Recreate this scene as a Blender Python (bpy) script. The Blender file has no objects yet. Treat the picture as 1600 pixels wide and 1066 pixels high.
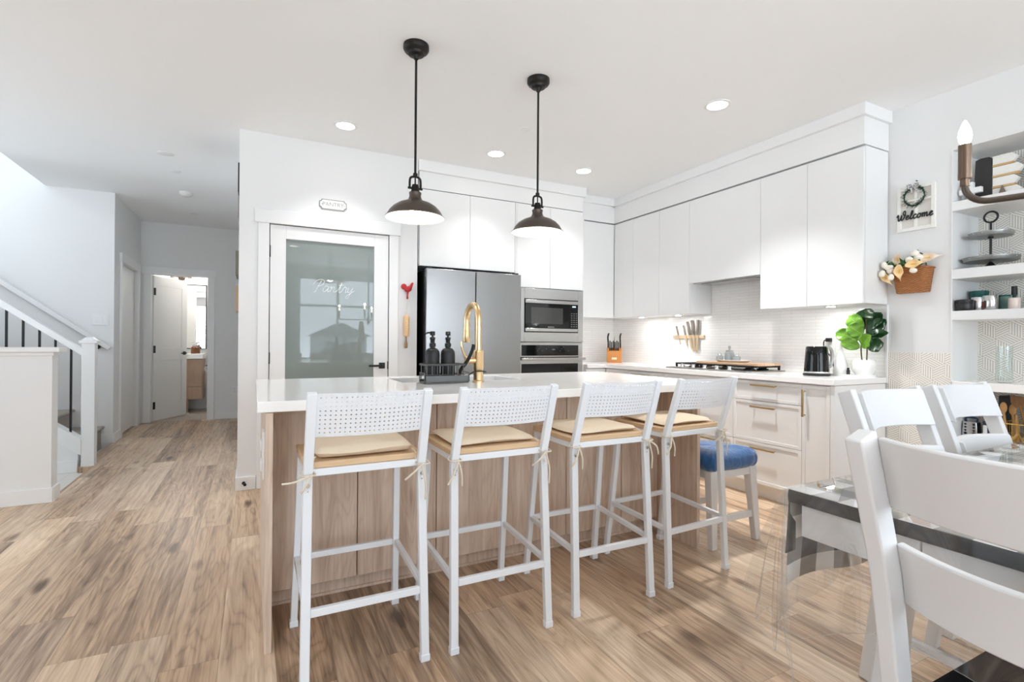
import bpy, bmesh, math, random
from mathutils import Vector, Matrix
random.seed(7)
PI = math.pi
S = bpy.context.scene
COL = S.collection
# ------------------------------------------------------------------ camera
def make_camera():
    f, yaw, pitch, roll = 794.449, 0.4712214, 0.001647, 0.00728
    fw = Vector((math.sin(yaw)*math.cos(pitch), math.cos(yaw)*math.cos(pitch), math.sin(pitch)))
    r = Vector((math.cos(yaw), -math.sin(yaw), 0)); u = r.cross(fw)
    c, s = math.cos(roll), math.sin(roll)
    r2 = c*r + s*u; u2 = -s*r + c*u
    cd = bpy.data.cameras.new('camera'); cd.sensor_width = 36; cd.lens = 36*f/1600
    cd.clip_start = 0.02; cd.clip_end = 200
    co = bpy.data.objects.new('camera', cd); COL.objects.link(co)
    co.matrix_world = Matrix(((r2.x, u2.x, -fw.x, 0), (r2.y, u2.y, -fw.y, 0), (r2.z, u2.z, -fw.z, 1.14), (0, 0, 0, 1)))
    S.camera = co
make_camera()
# ------------------------------------------------------------------ world, exposure, daylight
S.view_settings.view_transform = 'Standard'
S.view_settings.look = 'None'
S.view_settings.gamma = 1
S.view_settings.use_curve_mapping = False
S.view_settings.exposure = 0.17
S.cycles.use_denoising = True
S.cycles.max_bounces = 12
S.cycles.diffuse_bounces = 8
S.cycles.glossy_bounces = 4
S.cycles.transparent_max_bounces = 12
S.cycles.sample_clamp_indirect = 6
S.cycles.caustics_reflective = False
S.cycles.caustics_refractive = False
W = bpy.data.worlds.new('overcast_sky'); S.world = W; W.use_nodes = True
_wt = W.node_tree; _bg = _wt.nodes['Background']
_tc = _wt.nodes.new('ShaderNodeTexCoord'); _sp = _wt.nodes.new('ShaderNodeSeparateXYZ'); _rp = _wt.nodes.new('ShaderNodeValToRGB')
_ma = _wt.nodes.new('ShaderNodeMath'); _ma.operation = 'MULTIPLY_ADD'; _ma.inputs[1].default_value = 0.5; _ma.inputs[2].default_value = 0.5
_wt.links.new(_tc.outputs['Generated'], _sp.inputs[0]); _wt.links.new(_sp.outputs[2], _ma.inputs[0]); _wt.links.new(_ma.outputs[0], _rp.inputs[0])
_e = _rp.color_ramp.elements      # lower half brightened to light the ceiling, overcast sky above
_e[0].position = 0.485; _e[0].color = (0.735, 0.82, 0.925, 1); _e[1].position = 0.515; _e[1].color = (0.47, 0.53, 0.605, 1)
_wt.links.new(_rp.outputs[0], _bg.inputs[0]); _bg.inputs[1].default_value = 12.0
def portal(name, loc, rot, sx, sy):
    """marks a window opening for the sampler; gives no light of its own, the sky outside does"""
    l = bpy.data.lights.new(name, 'AREA'); l.shape = 'RECTANGLE'; l.size = sx; l.size_y = sy; l.cycles.is_portal = True
    o = bpy.data.objects.new(name, l); COL.objects.link(o); o.location = loc; o.rotation_euler = rot
portal('daylight_rear_window', (2.07, -3.05, 1.62), (PI/2, 0, 0), 2.4, 1.8)
portal('daylight_right_window', (3.95, -2.4, 1.3), (PI/2, 0, PI/2), 0.9, 2.2)
portal('daylight_patio_door', (-1.6, -3.05, 1.25), (PI/2, 0, 0), 1.6, 2.4)
portal('daylight_added_left_window', (-4.55, 3.5, 1.45), (PI/2, 0, -PI/2), 1.3, 1.2)  # opening of the added left window
portal('daylight_added_entry', (-4.55, 5.3, 1.2), (PI/2, 0, -PI/2), 1.0, 2.2)  # opening of the added entry glazing
portal('daylight_stairwell', (-4.55, 5.8, 4.3), (PI/2, 0, -PI/2), 1.9, 1.3)
def lamp(name, loc, power, color, size, parent=None, rot=(0, 0, 0), spread=PI):
    """the light a lamp of the room gives: a small disc"""
    l = bpy.data.lights.new(name, 'AREA'); l.shape = 'DISK'; l.size = size; l.energy = power; l.color = color; l.spread = spread
    o = bpy.data.objects.new(name, l); COL.objects.link(o); o.location = loc; o.rotation_euler = rot
    if parent: o.parent = parent
    return o
def bulb_light(name, loc, power, color, radius, parent=None):
    l = bpy.data.lights.new(name, 'POINT'); l.energy = power; l.color = color; l.shadow_soft_size = radius
    o = bpy.data.objects.new(name, l); COL.objects.link(o); o.location = loc
    if parent: o.parent = parent
    return o
WARM = (0.985, 0.985, 0.985)

# ------------------------------------------------------------------ materials
MATS = {}
def nt(name):
    m = bpy.data.materials.new(name); m.use_nodes = True
    return m, m.node_tree, m.node_tree.nodes['Principled BSDF']
def lin(c):
    return tuple(((x/255)/12.92 if x <= 10 else ((x/255+0.055)/1.055)**2.4) for x in c)
def mat(name, rgb, rough=0.5, metal=0.0, spec=0.5, coat=0.0, bump=0.0, bscale=60, emit=0, trans=0, ior=1.45, vary=0.0, vscale=8, aniso=0.0):
    if name in MATS: return MATS[name]
    m, t, b = nt(name)
    c = lin(rgb)
    b.inputs['Base Color'].default_value = (*c, 1); b.inputs['Roughness'].default_value = rough
    b.inputs['Metallic'].default_value = metal; b.inputs['Specular IOR Level'].default_value = spec
    b.inputs['Coat Weight'].default_value = coat; b.inputs['IOR'].default_value = ior
    b.inputs['Transmission Weight'].default_value = trans
    if emit:
        b.inputs['Emission Color'].default_value = (*c, 1); b.inputs['Emission Strength'].default_value = emit
    if bump or vary:
        tc = t.nodes.new('ShaderNodeTexCoord'); n = t.nodes.new('ShaderNodeTexNoise')
        n.inputs['Scale'].default_value = bscale if bump else vscale; n.inputs['Detail'].default_value = 4
        t.links.new(tc.outputs['Object'], n.inputs['Vector'])
        if bump:
            bp = t.nodes.new('ShaderNodeBump'); bp.inputs['Strength'].default_value = bump; bp.inputs['Distance'].default_value = 0.01
            t.links.new(n.outputs['Fac'], bp.inputs['Height']); t.links.new(bp.outputs['Normal'], b.inputs['Normal'])
        if vary:
            mx = t.nodes.new('ShaderNodeMix'); mx.data_type = 'RGBA'
            mx.inputs[6].default_value = (*[x*(1-vary) for x in c], 1); mx.inputs[7].default_value = (*[min(1, x*(1+vary)) for x in c], 1)
            t.links.new(n.outputs['Fac'], mx.inputs[0]); t.links.new(mx.outputs[2], b.inputs['Base Color'])
    MATS[name] = m
    return m
class N:
    """tiny node writer"""
    def __init__(s, t): s.t = t
    def new(s, typ, **kw):
        n = s.t.nodes.new(typ)
        for k, v in kw.items(): setattr(n, k, v)
        return n
    def m(s, op, a, b=None, c=None):
        n = s.t.nodes.new('ShaderNodeMath'); n.operation = op
        for i, v in enumerate((a, b, c)):
            if v is None: continue
            if isinstance(v, (int, float)): n.inputs[i].default_value = v
            else: s.t.links.new(v, n.inputs[i])
        return n.outputs[0]
    def comb(s, x, y, z=0.0):
        n = s.t.nodes.new('ShaderNodeCombineXYZ')
        for i, v in enumerate((x, y, z)):
            if isinstance(v, (int, float)): n.inputs[i].default_value = v
            else: s.t.links.new(v, n.inputs[i])
        return n.outputs[0]
    def mixc(s, f, a, b, blend='MIX'):
        n = s.t.nodes.new('ShaderNodeMix'); n.data_type = 'RGBA'; n.blend_type = blend
        for i, v in ((0, f), (6, a), (7, b)):
            if isinstance(v, (int, float)): n.inputs[i].default_value = v
            elif isinstance(v, tuple): n.inputs[i].default_value = (*v, 1)
            else: s.t.links.new(v, n.inputs[i])
        return n.outputs[2]
    def ramp(s, f, stops):
        n = s.t.nodes.new('ShaderNodeValToRGB'); e = n.color_ramp.elements
        while len(e) < len(stops): e.new(0.5)
        for i, (p, c) in enumerate(stops): e[i].position = p; e[i].color = (*c, 1)
        s.t.links.new(f, n.inputs[0]); return n.outputs[0]
    def noise(s, vec, scale, detail=3, rough=0.5, dist=0.0):
        n = s.t.nodes.new('ShaderNodeTexNoise'); n.inputs['Scale'].default_value = scale
        n.inputs['Detail'].default_value = detail; n.inputs['Roughness'].default_value = rough; n.inputs['Distortion'].default_value = dist
        s.t.links.new(vec, n.inputs['Vector']); return n.outputs['Fac']
    def white(s, vec):
        n = s.t.nodes.new('ShaderNodeTexWhiteNoise'); n.noise_dimensions = '3D'
        s.t.links.new(vec, n.inputs['Vector']); return n.outputs['Value']
    def xyz(s, out='Object'):
        tc = s.t.nodes.new('ShaderNodeTexCoord'); sp = s.t.nodes.new('ShaderNodeSeparateXYZ')
        s.t.links.new(tc.outputs[out], sp.inputs[0]); return sp.outputs
    def bump(s, h, strength, dist=0.002):
        n = s.t.nodes.new('ShaderNodeBump'); n.inputs['Strength'].default_value = strength; n.inputs['Distance'].default_value = dist
        s.t.links.new(h, n.inputs['Height']); return n.outputs[0]

def wood(name, tones, along='y', across='x', plank=None, length=1.25, rough=0.4, fine=0.5, rings=0.5, scale=1.0, knots=0.0, seam=0.5, streak=0.0):
    """planked (plank = width) or plain wood; grain runs along one axis"""
    m, t, b = nt(name); n = N(t)
    o = n.xyz(); ax = {'x': 0, 'y': 1, 'z': 2}
    L, A = o[ax[along]], o[ax[across]]
    D = o[[i for i in range(3) if i not in (ax[along], ax[across])][0]]
    if plank:
        row = n.m('FLOOR', n.m('DIVIDE', A, plank))
        off = n.m('MULTIPLY', n.white(n.comb(row, 3.7, 1.1)), length)
        lp = n.m('DIVIDE', n.m('ADD', L, off), length)
        colm = n.m('FLOOR', lp)
        pid = n.white(n.comb(row, colm, 5.0)); pid2 = n.white(n.comb(colm, row, 9.0))
    else:
        pid = None
    if pid is not None:
        v = n.comb(n.m('MULTIPLY_ADD', pid, 40.0, n.m('MULTIPLY', A, 1.0)), n.m('MULTIPLY_ADD', pid2, 30.0, n.m('MULTIPLY', L, 0.12)), 0.0)
        vf = n.comb(n.m('MULTIPLY_ADD', pid, 17.0, A), n.m('MULTIPLY_ADD', pid2, 11.0, n.m('MULTIPLY', L, 0.035)), 0.0)
        vs_ = n.comb(n.m('MULTIPLY_ADD', pid, 23.0, n.m('MULTIPLY', A, 2.2)), n.m('MULTIPLY_ADD', pid2, 19.0, n.m('MULTIPLY', L, 0.2)), 0.0)
    else:
        vs_ = n.comb(n.m('MULTIPLY', A, 2.2), n.m('MULTIPLY', L, 0.2), D)
        v = n.comb(A, n.m('MULTIPLY', L, 0.12), n.m('MULTIPLY', D, 1.0)); vf = n.comb(A, n.m('MULTIPLY', L, 0.035), D)
    big = n.noise(v, 9*scale, 2, 0.5, 0.4)
    ring = n.m('ABSOLUTE', n.m('SINE', n.m('MULTIPLY', big, 34.0)))
    ring = n.m('POWER', ring, 0.6)
    fg = n.noise(vf, 130*scale, 3, 0.65)
    mid = n.noise(vf, 38*scale, 3, 0.6)
    g = n.m('ADD', n.m('MULTIPLY', n.m('SUBTRACT', fg, 0.5), fine), n.m('MULTIPLY', n.m('SUBTRACT', mid, 0.5), fine*1.3))
    g = n.m('ADD', g, n.m('MULTIPLY', n.m('SUBTRACT', ring, 0.65), rings*0.22))
    g = n.m('ADD', g, n.m('MULTIPLY', n.m('SUBTRACT', big, 0.5), 0.75*fine))
    if streak:
        sv = n.noise(vs_, 4.2*scale, 3, 0.55, 0.6)
        g = n.m('SUBTRACT', g, n.m('MULTIPLY', n.m('MAXIMUM', n.m('SUBTRACT', sv, 0.53), 0.0), streak))
    if pid is not None:
        g = n.m('ADD', g, n.m('MULTIPLY', n.m('SUBTRACT', pid, 0.5), 0.46))
    if knots:
        vk = n.comb(n.m('MULTIPLY', A, 5.0), n.m('MULTIPLY', L, 1.7), D)
        vo = t.nodes.new('ShaderNodeTexVoronoi'); vo.inputs['Scale'].default_value = 1.0
        t.links.new(vk, vo.inputs['Vector'])
        k = n.m('MULTIPLY', n.m('SUBTRACT', 1.0, n.m('MINIMUM', n.m('MULTIPLY', vo.outputs['Distance'], 5.5), 1.0)), -knots)
        g = n.m('ADD', g, k)
    g = n.m('ADD', g, 0.5)
    c = n.ramp(g, tones)
    if pid is not None:
        fa = n.m('FRACT', n.m('DIVIDE', A, plank)); fl = n.m('FRACT', lp)
        ea = n.m('MINIMUM', fa, n.m('SUBTRACT', 1.0, fa)); el = n.m('MINIMUM', fl, n.m('SUBTRACT', 1.0, fl))
        s1 = n.m('LESS_THAN', n.m('MULTIPLY', ea, plank), 0.0012); s2 = n.m('LESS_THAN', n.m('MULTIPLY', el, length), 0.0012)
        sm = n.m('MULTIPLY', n.m('MAXIMUM', s1, s2), seam)
        tint = n.mixc(pid2, (1.04, 1.0, 0.95), (0.96, 0.99, 1.03))
        c = n.mixc(1.0, c, tint, 'MULTIPLY')
        c = n.mixc(sm, c, (0.10, 0.07, 0.05))
    t.links.new(c, b.inputs['Base Color'])
    b.inputs['Roughness'].default_value = rough
    t.links.new(n.bump(fg, 0.06), b.inputs['Normal'])
    MATS[name] = m
    return m

def hexpaper(name, u, v, size, k=5, u0=0.0, v0=0.0):
    """white wallpaper with a gold-beige line pattern of hexagons split into three striped lozenges"""
    m, t, b = nt(name); n = N(t); o = n.xyz(); ax = {'x': 0, 'y': 1, 'z': 2}
    U = n.m('DIVIDE', n.m('ADD', o[ax[u]], u0), size); V = n.m('DIVIDE', n.m('ADD', o[ax[v]], v0), size)
    s3 = math.sqrt(3)
    def cell(du, dv):
        a = n.m('SUBTRACT', n.m('FLOORED_MODULO', n.m('ADD', U, du), 1.0), 0.5)
        c = n.m('SUBTRACT', n.m('FLOORED_MODULO', n.m('ADD', V, dv), s3), s3/2)
        return a, c
    a1, c1 = cell(0, 0); a2, c2 = cell(0.5, s3/2)
    d1 = n.m('ADD', n.m('MULTIPLY', a1, a1), n.m('MULTIPLY', c1, c1)); d2 = n.m('ADD', n.m('MULTIPLY', a2, a2), n.m('MULTIPLY', c2, c2))
    pick = n.m('LESS_THAN', d1, d2)
    qa = n.m('ADD', n.m('MULTIPLY', a1, pick), n.m('MULTIPLY', a2, n.m('SUBTRACT', 1.0, pick)))
    qc = n.m('ADD', n.m('MULTIPLY', c1, pick), n.m('MULTIPLY', c2, n.m('SUBTRACT', 1.0, pick)))
    ang = n.m('ARCTAN2', qc, qa)
    A = n.m('FLOORED_MODULO', n.m('SUBTRACT', ang, PI/2), 2*PI)
    s0 = n.m('LESS_THAN', A, 2*PI/3); s2_ = n.m('GREATER_THAN', A, 4*PI/3)
    s1 = n.m('SUBTRACT', n.m('SUBTRACT', 1.0, s0), s2_)
    def dist(angle):
        nx, ny = -math.sin(angle), math.cos(angle)
        return n.m('ADD', n.m('MULTIPLY', qa, nx), n.m('MULTIPLY', qc, ny))
    d = n.m('ADD', n.m('ADD', n.m('MULTIPLY', dist(PI/2), s0), n.m('MULTIPLY', dist(PI/2+2*PI/3), s1)), n.m('MULTIPLY', dist(PI/2+4*PI/3), s2_))
    f = n.m('FRACT', n.m('ADD', n.m('MULTIPLY', n.m('ABSOLUTE', d), 2*k), 0.5))
    line = n.m('LESS_THAN', n.m('ABSOLUTE', n.m('SUBTRACT', f, 0.5)), 0.11)
    c = n.mixc(line, lin((238, 235, 229)), lin((164, 148, 120)))
    t.links.new(c, b.inputs['Base Color']); b.inputs['Roughness'].default_value = 0.55
    MATS[name] = m
    return m

def tiles(name, u, v, w, h, c1, grout, rough=0.15, gap=0.002, offset=0.5, bumpy=0.5):
    m, t, b = nt(name); n = N(t); o = n.xyz(); ax = {'x': 0, 'y': 1, 'z': 2}
    V = n.m('DIVIDE', o[ax[v]], h); row = n.m('FLOOR', V)
    U = n.m('ADD', n.m('DIVIDE', o[ax[u]], w), n.m('MULTIPLY', row, offset))
    fu, fv = n.m('FRACT', U), n.m('FRACT', V)
    eu = n.m('MULTIPLY', n.m('MINIMUM', fu, n.m('SUBTRACT', 1.0, fu)), w); ev = n.m('MULTIPLY', n.m('MINIMUM', fv, n.m('SUBTRACT', 1.0, fv)), h)
    e = n.m('MINIMUM', eu, ev)
    g = n.m('LESS_THAN', e, gap/2)
    wn = n.white(n.comb(n.m('FLOOR', U), row, 2.0))
    c = n.mixc(wn, tuple(x*0.96 for x in c1), c1); c = n.mixc(g, c, grout)
    t.links.new(c, b.inputs['Base Color']); b.inputs['Roughness'].default_value = rough
    t.links.new(n.bump(n.m('MINIMUM', n.m('MULTIPLY', e, 400.0), 1.0), bumpy, 0.001), b.inputs['Normal'])
    MATS[name] = m
    return m

def brushed(name, rgb, rough=0.25, axis='x', strength=0.15):
    m, t, b = nt(name); n = N(t); o = n.xyz()
    if axis == 'x': v = n.comb(n.m('MULTIPLY', o[0], 1.0), n.m('MULTIPLY', o[1], 1.0), n.m('MULTIPLY', o[2], 250.0))
    else: v = n.comb(n.m('MULTIPLY', o[0], 250.0), n.m('MULTIPLY', o[1], 250.0), o[2])
    f = n.noise(v, 2.0, 2)
    c = n.mixc(f, lin(tuple(x*0.93 for x in rgb)), lin(rgb))
    t.links.new(c, b.inputs['Base Color']); b.inputs['Metallic'].default_value = 1.0
    b.inputs['Roughness'].default_value = rough
    t.links.new(n.bump(f, strength, 0.0006), b.inputs['Normal'])
    MATS[name] = m
    return m

def clearsheet(name, tint, gloss=0.06, haze=0.05, rough=0.03, power=3.5):
    """clear film / pane: see-through with a Fresnel reflection and a little haze"""
    m = bpy.data.materials.new(name); m.use_nodes = True; t = m.node_tree
    t.nodes.remove(t.nodes['Principled BSDF']); out = t.nodes['Material Output']
    tr = t.nodes.new('ShaderNodeBsdfTransparent'); tr.inputs[0].default_value = (*tint, 1)
    gl = t.nodes.new('ShaderNodeBsdfGlossy'); gl.inputs['Roughness'].default_value = rough
    df = t.nodes.new('ShaderNodeBsdfDiffuse'); df.inputs[0].default_value = (0.85, 0.87, 0.88, 1)
    lw = t.nodes.new('ShaderNodeLayerWeight'); lw.inputs[0].default_value = 0.5
    pw = t.nodes.new('ShaderNodeMath'); pw.operation = 'POWER'; pw.inputs[1].default_value = power; t.links.new(lw.outputs['Facing'], pw.inputs[0])
    ad = t.nodes.new('ShaderNodeMath'); ad.operation = 'MULTIPLY_ADD'; ad.inputs[1].default_value = 0.75; ad.inputs[2].default_value = gloss; ad.use_clamp = True
    t.links.new(pw.outputs[0], ad.inputs[0])
    tl = t.nodes.new('ShaderNodeBsdfTranslucent'); tl.inputs[0].default_value = (0.9, 0.92, 0.93, 1)
    m0 = t.nodes.new('ShaderNodeMixShader'); m0.inputs[0].default_value = 0.5
    t.links.new(df.outputs[0], m0.inputs[1]); t.links.new(tl.outputs[0], m0.inputs[2])
    m1 = t.nodes.new('ShaderNodeMixShader'); m1.inputs[0].default_value = haze
    t.links.new(tr.outputs[0], m1.inputs[1]); t.links.new(m0.outputs[0], m1.inputs[2])
    m2 = t.nodes.new('ShaderNodeMixShader'); t.links.new(ad.outputs[0], m2.inputs[0])
    t.links.new(m1.outputs[0], m2.inputs[1]); t.links.new(gl.outputs[0], m2.inputs[2])
    t.links.new(m2.outputs[0], out.inputs[0])
    MATS[name] = m
    return m

WALL = mat('wall_paint', (228, 228, 227), 0.6)
CEIL = mat('ceiling_paint', (243, 244, 244), 0.8, bump=0.03, bscale=180)
TRIM = mat('trim_paint', (232, 232, 231), 0.35)
CAB = mat('cabinet_lacquer', (235, 235, 234), 0.3)
CABIN = mat('cabinet_shadow_gap', (120, 118, 114), 0.6)
QUARTZ = mat('white_quartz', (248, 247, 245), 0.12, vary=0.015, vscale=3)
STOOLW = mat('white_powder_coat', (228, 231, 234), 0.35)
CHAIRW = mat('white_chair_paint', (220, 220, 220), 0.38, bump=0.04, bscale=25)
BLACK = mat('matte_black', (22, 22, 21), 0.45)
BRONZE = mat('oil_rubbed_bronze', (84, 74, 66), 0.36, metal=0.5)
BRONZED = mat('dark_bronze', (34, 31, 28), 0.42, metal=0.5)
SHADEIN = mat('shade_white_enamel', (250, 247, 240), 0.4)
GOLD = mat('brushed_gold', (222, 192, 148), 0.3, metal=1.0)
PULL = mat('champagne_pull', (196, 170, 122), 0.35, metal=0.9)
STEEL = brushed('stainless_steel', (206, 205, 203), 0.24, 'x')
STEELV = brushed('stainless_door', (166, 165, 164), 0.27, 'z', 0.1)
CHROME = mat('chrome', (225, 225, 225), 0.12, metal=1.0)
APPL = mat('black_appliance_glass', (14, 15, 15), 0.06, spec=0.6)
DARK = mat('gap_shade', (26, 25, 24), 0.6)  # near-black colour paints the shade in the fridge gap
FLOOR = wood('oak_plank_floor', [(0.0, lin((94, 74, 58))), (0.3, lin((154, 128, 105))), (0.52, lin((192, 165, 138))), (0.75, lin((214, 190, 163))), (1.0, lin((234, 214, 190)))],
             'y', 'x', plank=0.18, length=1.5, rough=0.38, fine=0.58, rings=0.75, knots=0.65, seam=0.4, streak=1.15)
ISLW = wood('bleached_oak', [(0.0, lin((146, 120, 100))), (0.35, lin((194, 170, 150))), (0.6, lin((218, 198, 179))), (1.0, lin((238, 223, 207)))],
            'z', 'x', rough=0.45, fine=0.42, rings=0.6, knots=0.3, streak=0.8)
ISLWY = wood('bleached_oak_side', [(0.0, lin((146, 120, 100))), (0.35, lin((194, 170, 150))), (0.6, lin((218, 198, 179))), (1.0, lin((238, 223, 207)))],
            'z', 'y', rough=0.45, fine=0.42, rings=0.6, knots=0.3, streak=0.8)
BEECH = wood('beech_seat', [(0.0, lin((176, 140, 102))), (0.5, lin((212, 180, 142))), (1.0, lin((230, 204, 170)))], 'x', 'y', rough=0.4, fine=0.4, rings=0.3)
BOARD = wood('cutting_board_wood', [(0.0, lin((160, 122, 92))), (0.5, lin((212, 178, 146))), (1.0, lin((232, 205, 178)))], 'y', 'x', plank=0.06, length=3, rough=0.45, fine=0.4, rings=0.3)
BLOCKW = wood('knife_block_wood', [(0.0, lin((160, 98, 44))), (0.5, lin((194, 128, 64))), (1.0, lin((212, 148, 82)))], 'z', 'x', rough=0.4, fine=0.3, rings=0.2)
VANW = wood('vanity_oak', [(0.0, lin((122, 100, 80))), (0.5, lin((164, 138, 116))), (1.0, lin((186, 162, 138)))], 'z', 'x', rough=0.45, fine=0.5, rings=0.4)
PINW = wood('light_pine', [(0.0, lin((196, 150, 100))), (0.5, lin((224, 184, 136))), (1.0, lin((238, 206, 164)))], 'z', 'x', rough=0.5, fine=0.35, rings=0.3, scale=2)
HEXR = hexpaper('hexagon_wallpaper', 'y', 'z', 0.127, 5, 0.02, 0.03)
HEXN = hexpaper('hexagon_wallpaper_niche', 'y', 'z', 0.130, 5, 0.02, 0.02)
TILR = tiles('white_stick_tile', 'y', 'z', 0.20, 0.026, lin((243, 241, 238)), lin((216, 212, 207)))
TILB = tiles('white_stick_tile_back', 'x', 'z', 0.20, 0.026, lin((243, 241, 238)), lin((216, 212, 207)))
FTILE = tiles('pale_floor_tile', 'x', 'y', 0.60, 0.30, lin((214, 210, 203)), lin((186, 182, 174)), 0.4, 0.004)
BTILE = tiles('bath_floor_tile', 'x', 'y', 0.60, 0.30, lin((178, 170, 160)), lin((158, 150, 142)), 0.4, 0.004)
CARPET = mat('grey_carpet', (176, 168, 160), 0.95, bump=0.6, bscale=400, vary=0.1, vscale=200)
PANE = clearsheet('window_glass', (0.97, 0.98, 0.98), 0.02, 0.0)
VINYL = clearsheet('clear_vinyl', (0.985, 0.985, 0.98), 0.095, 0.03, 0.03, power=2.2)
GLASSV = clearsheet('vase_glass', (0.95, 0.97, 0.965), 0.035, 0.035, 0.03, power=5)

# ------------------------------------------------------------------ mesh builder
def catmull(pts, n=6, closed=False):
    P = [Vector(p) for p in pts]; out = []
    m = len(P); rng = m if closed else m-1
    for i in range(rng):
        if closed: p0, p1, p2, p3 = P[(i-1) % m], P[i], P[(i+1) % m], P[(i+2) % m]
        else: p0, p1, p2, p3 = P[max(i-1, 0)], P[i], P[i+1], P[min(i+2, m-1)]
        for k in range(n):
            t = k/n
            out.append(0.5*((2*p1)+(-p0+p2)*t+(2*p0-5*p1+4*p2-p3)*t*t+(-p0+3*p1-3*p2+p3)*t*t*t))
    if not closed: out.append(P[-1])
    return out
class B:
    def __init__(s): s.bm = bmesh.new(); s.uv = None
    def hexa(s, p):
        v = [s.bm.verts.new(q) for q in p]
        for f in ((0, 3, 2, 1), (4, 5, 6, 7), (0, 1, 5, 4), (1, 2, 6, 5), (2, 3, 7, 6), (3, 0, 4, 7)):
            s.bm.faces.new([v[i] for i in f])
        return s
    def box(s, x0, x1, y0, y1, z0, z1, M=None):
        p = [(x0, y0, z0), (x1, y0, z0), (x1, y1, z0), (x0, y1, z0), (x0, y0, z1), (x1, y0, z1), (x1, y1, z1), (x0, y1, z1)]
        if M: p = [M @ Vector(q) for q in p]
        return s.hexa(p)
    def prism(s, poly, h0, h1, plane='xy', M=None):
        """poly = list of 2-D points; extruded between h0 and h1 along the third axis"""
        def P(a, b, h):
            q = {'xy': (a, b, h), 'xz': (a, h, b), 'yz': (h, a, b)}[plane]
            return M @ Vector(q) if M else q
        lo = [s.bm.verts.new(P(a, b, h0)) for a, b in poly]; hi = [s.bm.verts.new(P(a, b, h1)) for a, b in poly]
        n = len(poly)
        s.bm.faces.new(lo[::-1]); s.bm.faces.new(hi)
        for i in range(n): s.bm.faces.new((lo[i], lo[(i+1) % n], hi[(i+1) % n], hi[i]))
        return s
    def ring(s, c, ax1, ax2, r1, r2, n):
        return [s.bm.verts.new(c+ax1*(r1*math.cos(2*PI*i/n))+ax2*(r2*math.sin(2*PI*i/n))) for i in range(n)]
    def cyl(s, p0, p1, r0, r1=None, n=16):
        p0, p1 = Vector(p0), Vector(p1); r1 = r0 if r1 is None else r1
        d = (p1-p0).normalized(); a = d.orthogonal().normalized(); b = d.cross(a)
        A = s.ring(p0, a, b, r0, r0, n); Bq = s.ring(p1, a, b, r1, r1, n)
        for i in range(n): s.bm.faces.new((A[i], A[(i+1) % n], Bq[(i+1) % n], Bq[i]))
        s.bm.faces.new(A[::-1]); s.bm.faces.new(Bq)
        return s
    def lathe(s, prof, c=(0, 0, 0), n=28, sx=1, sy=1, M=None, closed=False):
        c = Vector(c); rows = []
        for r, z in prof:
            if r < 1e-6:
                q = c+Vector((0, 0, z)); rows.append([s.bm.verts.new(M @ q if M else q)])
            else:
                row = []
                for i in range(n):
                    q = c+Vector((sx*r*math.cos(2*PI*i/n), sy*r*math.sin(2*PI*i/n), z)); row.append(s.bm.verts.new(M @ q if M else q))
                rows.append(row)
        prs = list(zip(rows, rows[1:]))
        if closed: prs.append((rows[-1], rows[0]))
        for a, b in prs:
            for i in range(n):
                j = (i+1) % n
                if len(a) == 1 and len(b) == 1: continue
                if len(a) == 1: s.bm.faces.new((a[0], b[j], b[i]))
                elif len(b) == 1: s.bm.faces.new((a[i], a[j], b[0]))
                else: s.bm.faces.new((a[i], a[j], b[j], b[i]))
        return s
    def tube(s, pts, r, n=8, closed=False, flat=1.0, up=None):
        P = [Vector(p) for p in pts]; m = len(P); rings = []
        prev = None
        for i, p in enumerate(P):
            if closed: d = (P[(i+1) % m]-P[i-1])
            else: d = P[min(i+1, m-1)]-P[max(i-1, 0)]
            d.normalize()
            if up is not None:
                a = Vector(up); a = a-d*a.dot(d)
                a = a.normalized() if a.length > 1e-4 else d.orthogonal().normalized()
            elif prev is None: a = d.orthogonal().normalized()
            else:
                a = prev-d*prev.dot(d); a = a.normalized() if a.length > 1e-6 else d.orthogonal().normalized()
            prev = a; b = d.cross(a)
            rr = r[i] if isinstance(r, (list, tuple)) else r
            off = PI/4 if n == 4 else 0
            rings.append([s.bm.verts.new(p+a*(rr*flat*math.cos(2*PI*k/n+off))+b*(rr*math.sin(2*PI*k/n+off))) for k in range(n)])
        rng = range(m) if closed else range(m-1)
        for i in rng:
            A, Bq = rings[i], rings[(i+1) % m]
            for k in range(n): s.bm.faces.new((A[k], A[(k+1) % n], Bq[(k+1) % n], Bq[k]))
        if not closed:
            s.bm.faces.new(rings[0][::-1]); s.bm.faces.new(rings[-1])
        return s
    def bar(s, p0, p1, w, h, up=(0, 0, 1)):
        """straight rectangular bar; w across, h along up"""
        p0, p1 = Vector(p0), Vector(p1); d = (p1-p0).normalized(); u = Vector(up); u = (u-d*u.dot(d)).normalized(); c = d.cross(u)
        q = []
        for p in (p0, p1):
            q += [p-c*w/2-u*h/2, p+c*w/2-u*h/2, p+c*w/2+u*h/2, p-c*w/2+u*h/2]
        return s.hexa(q)
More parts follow.
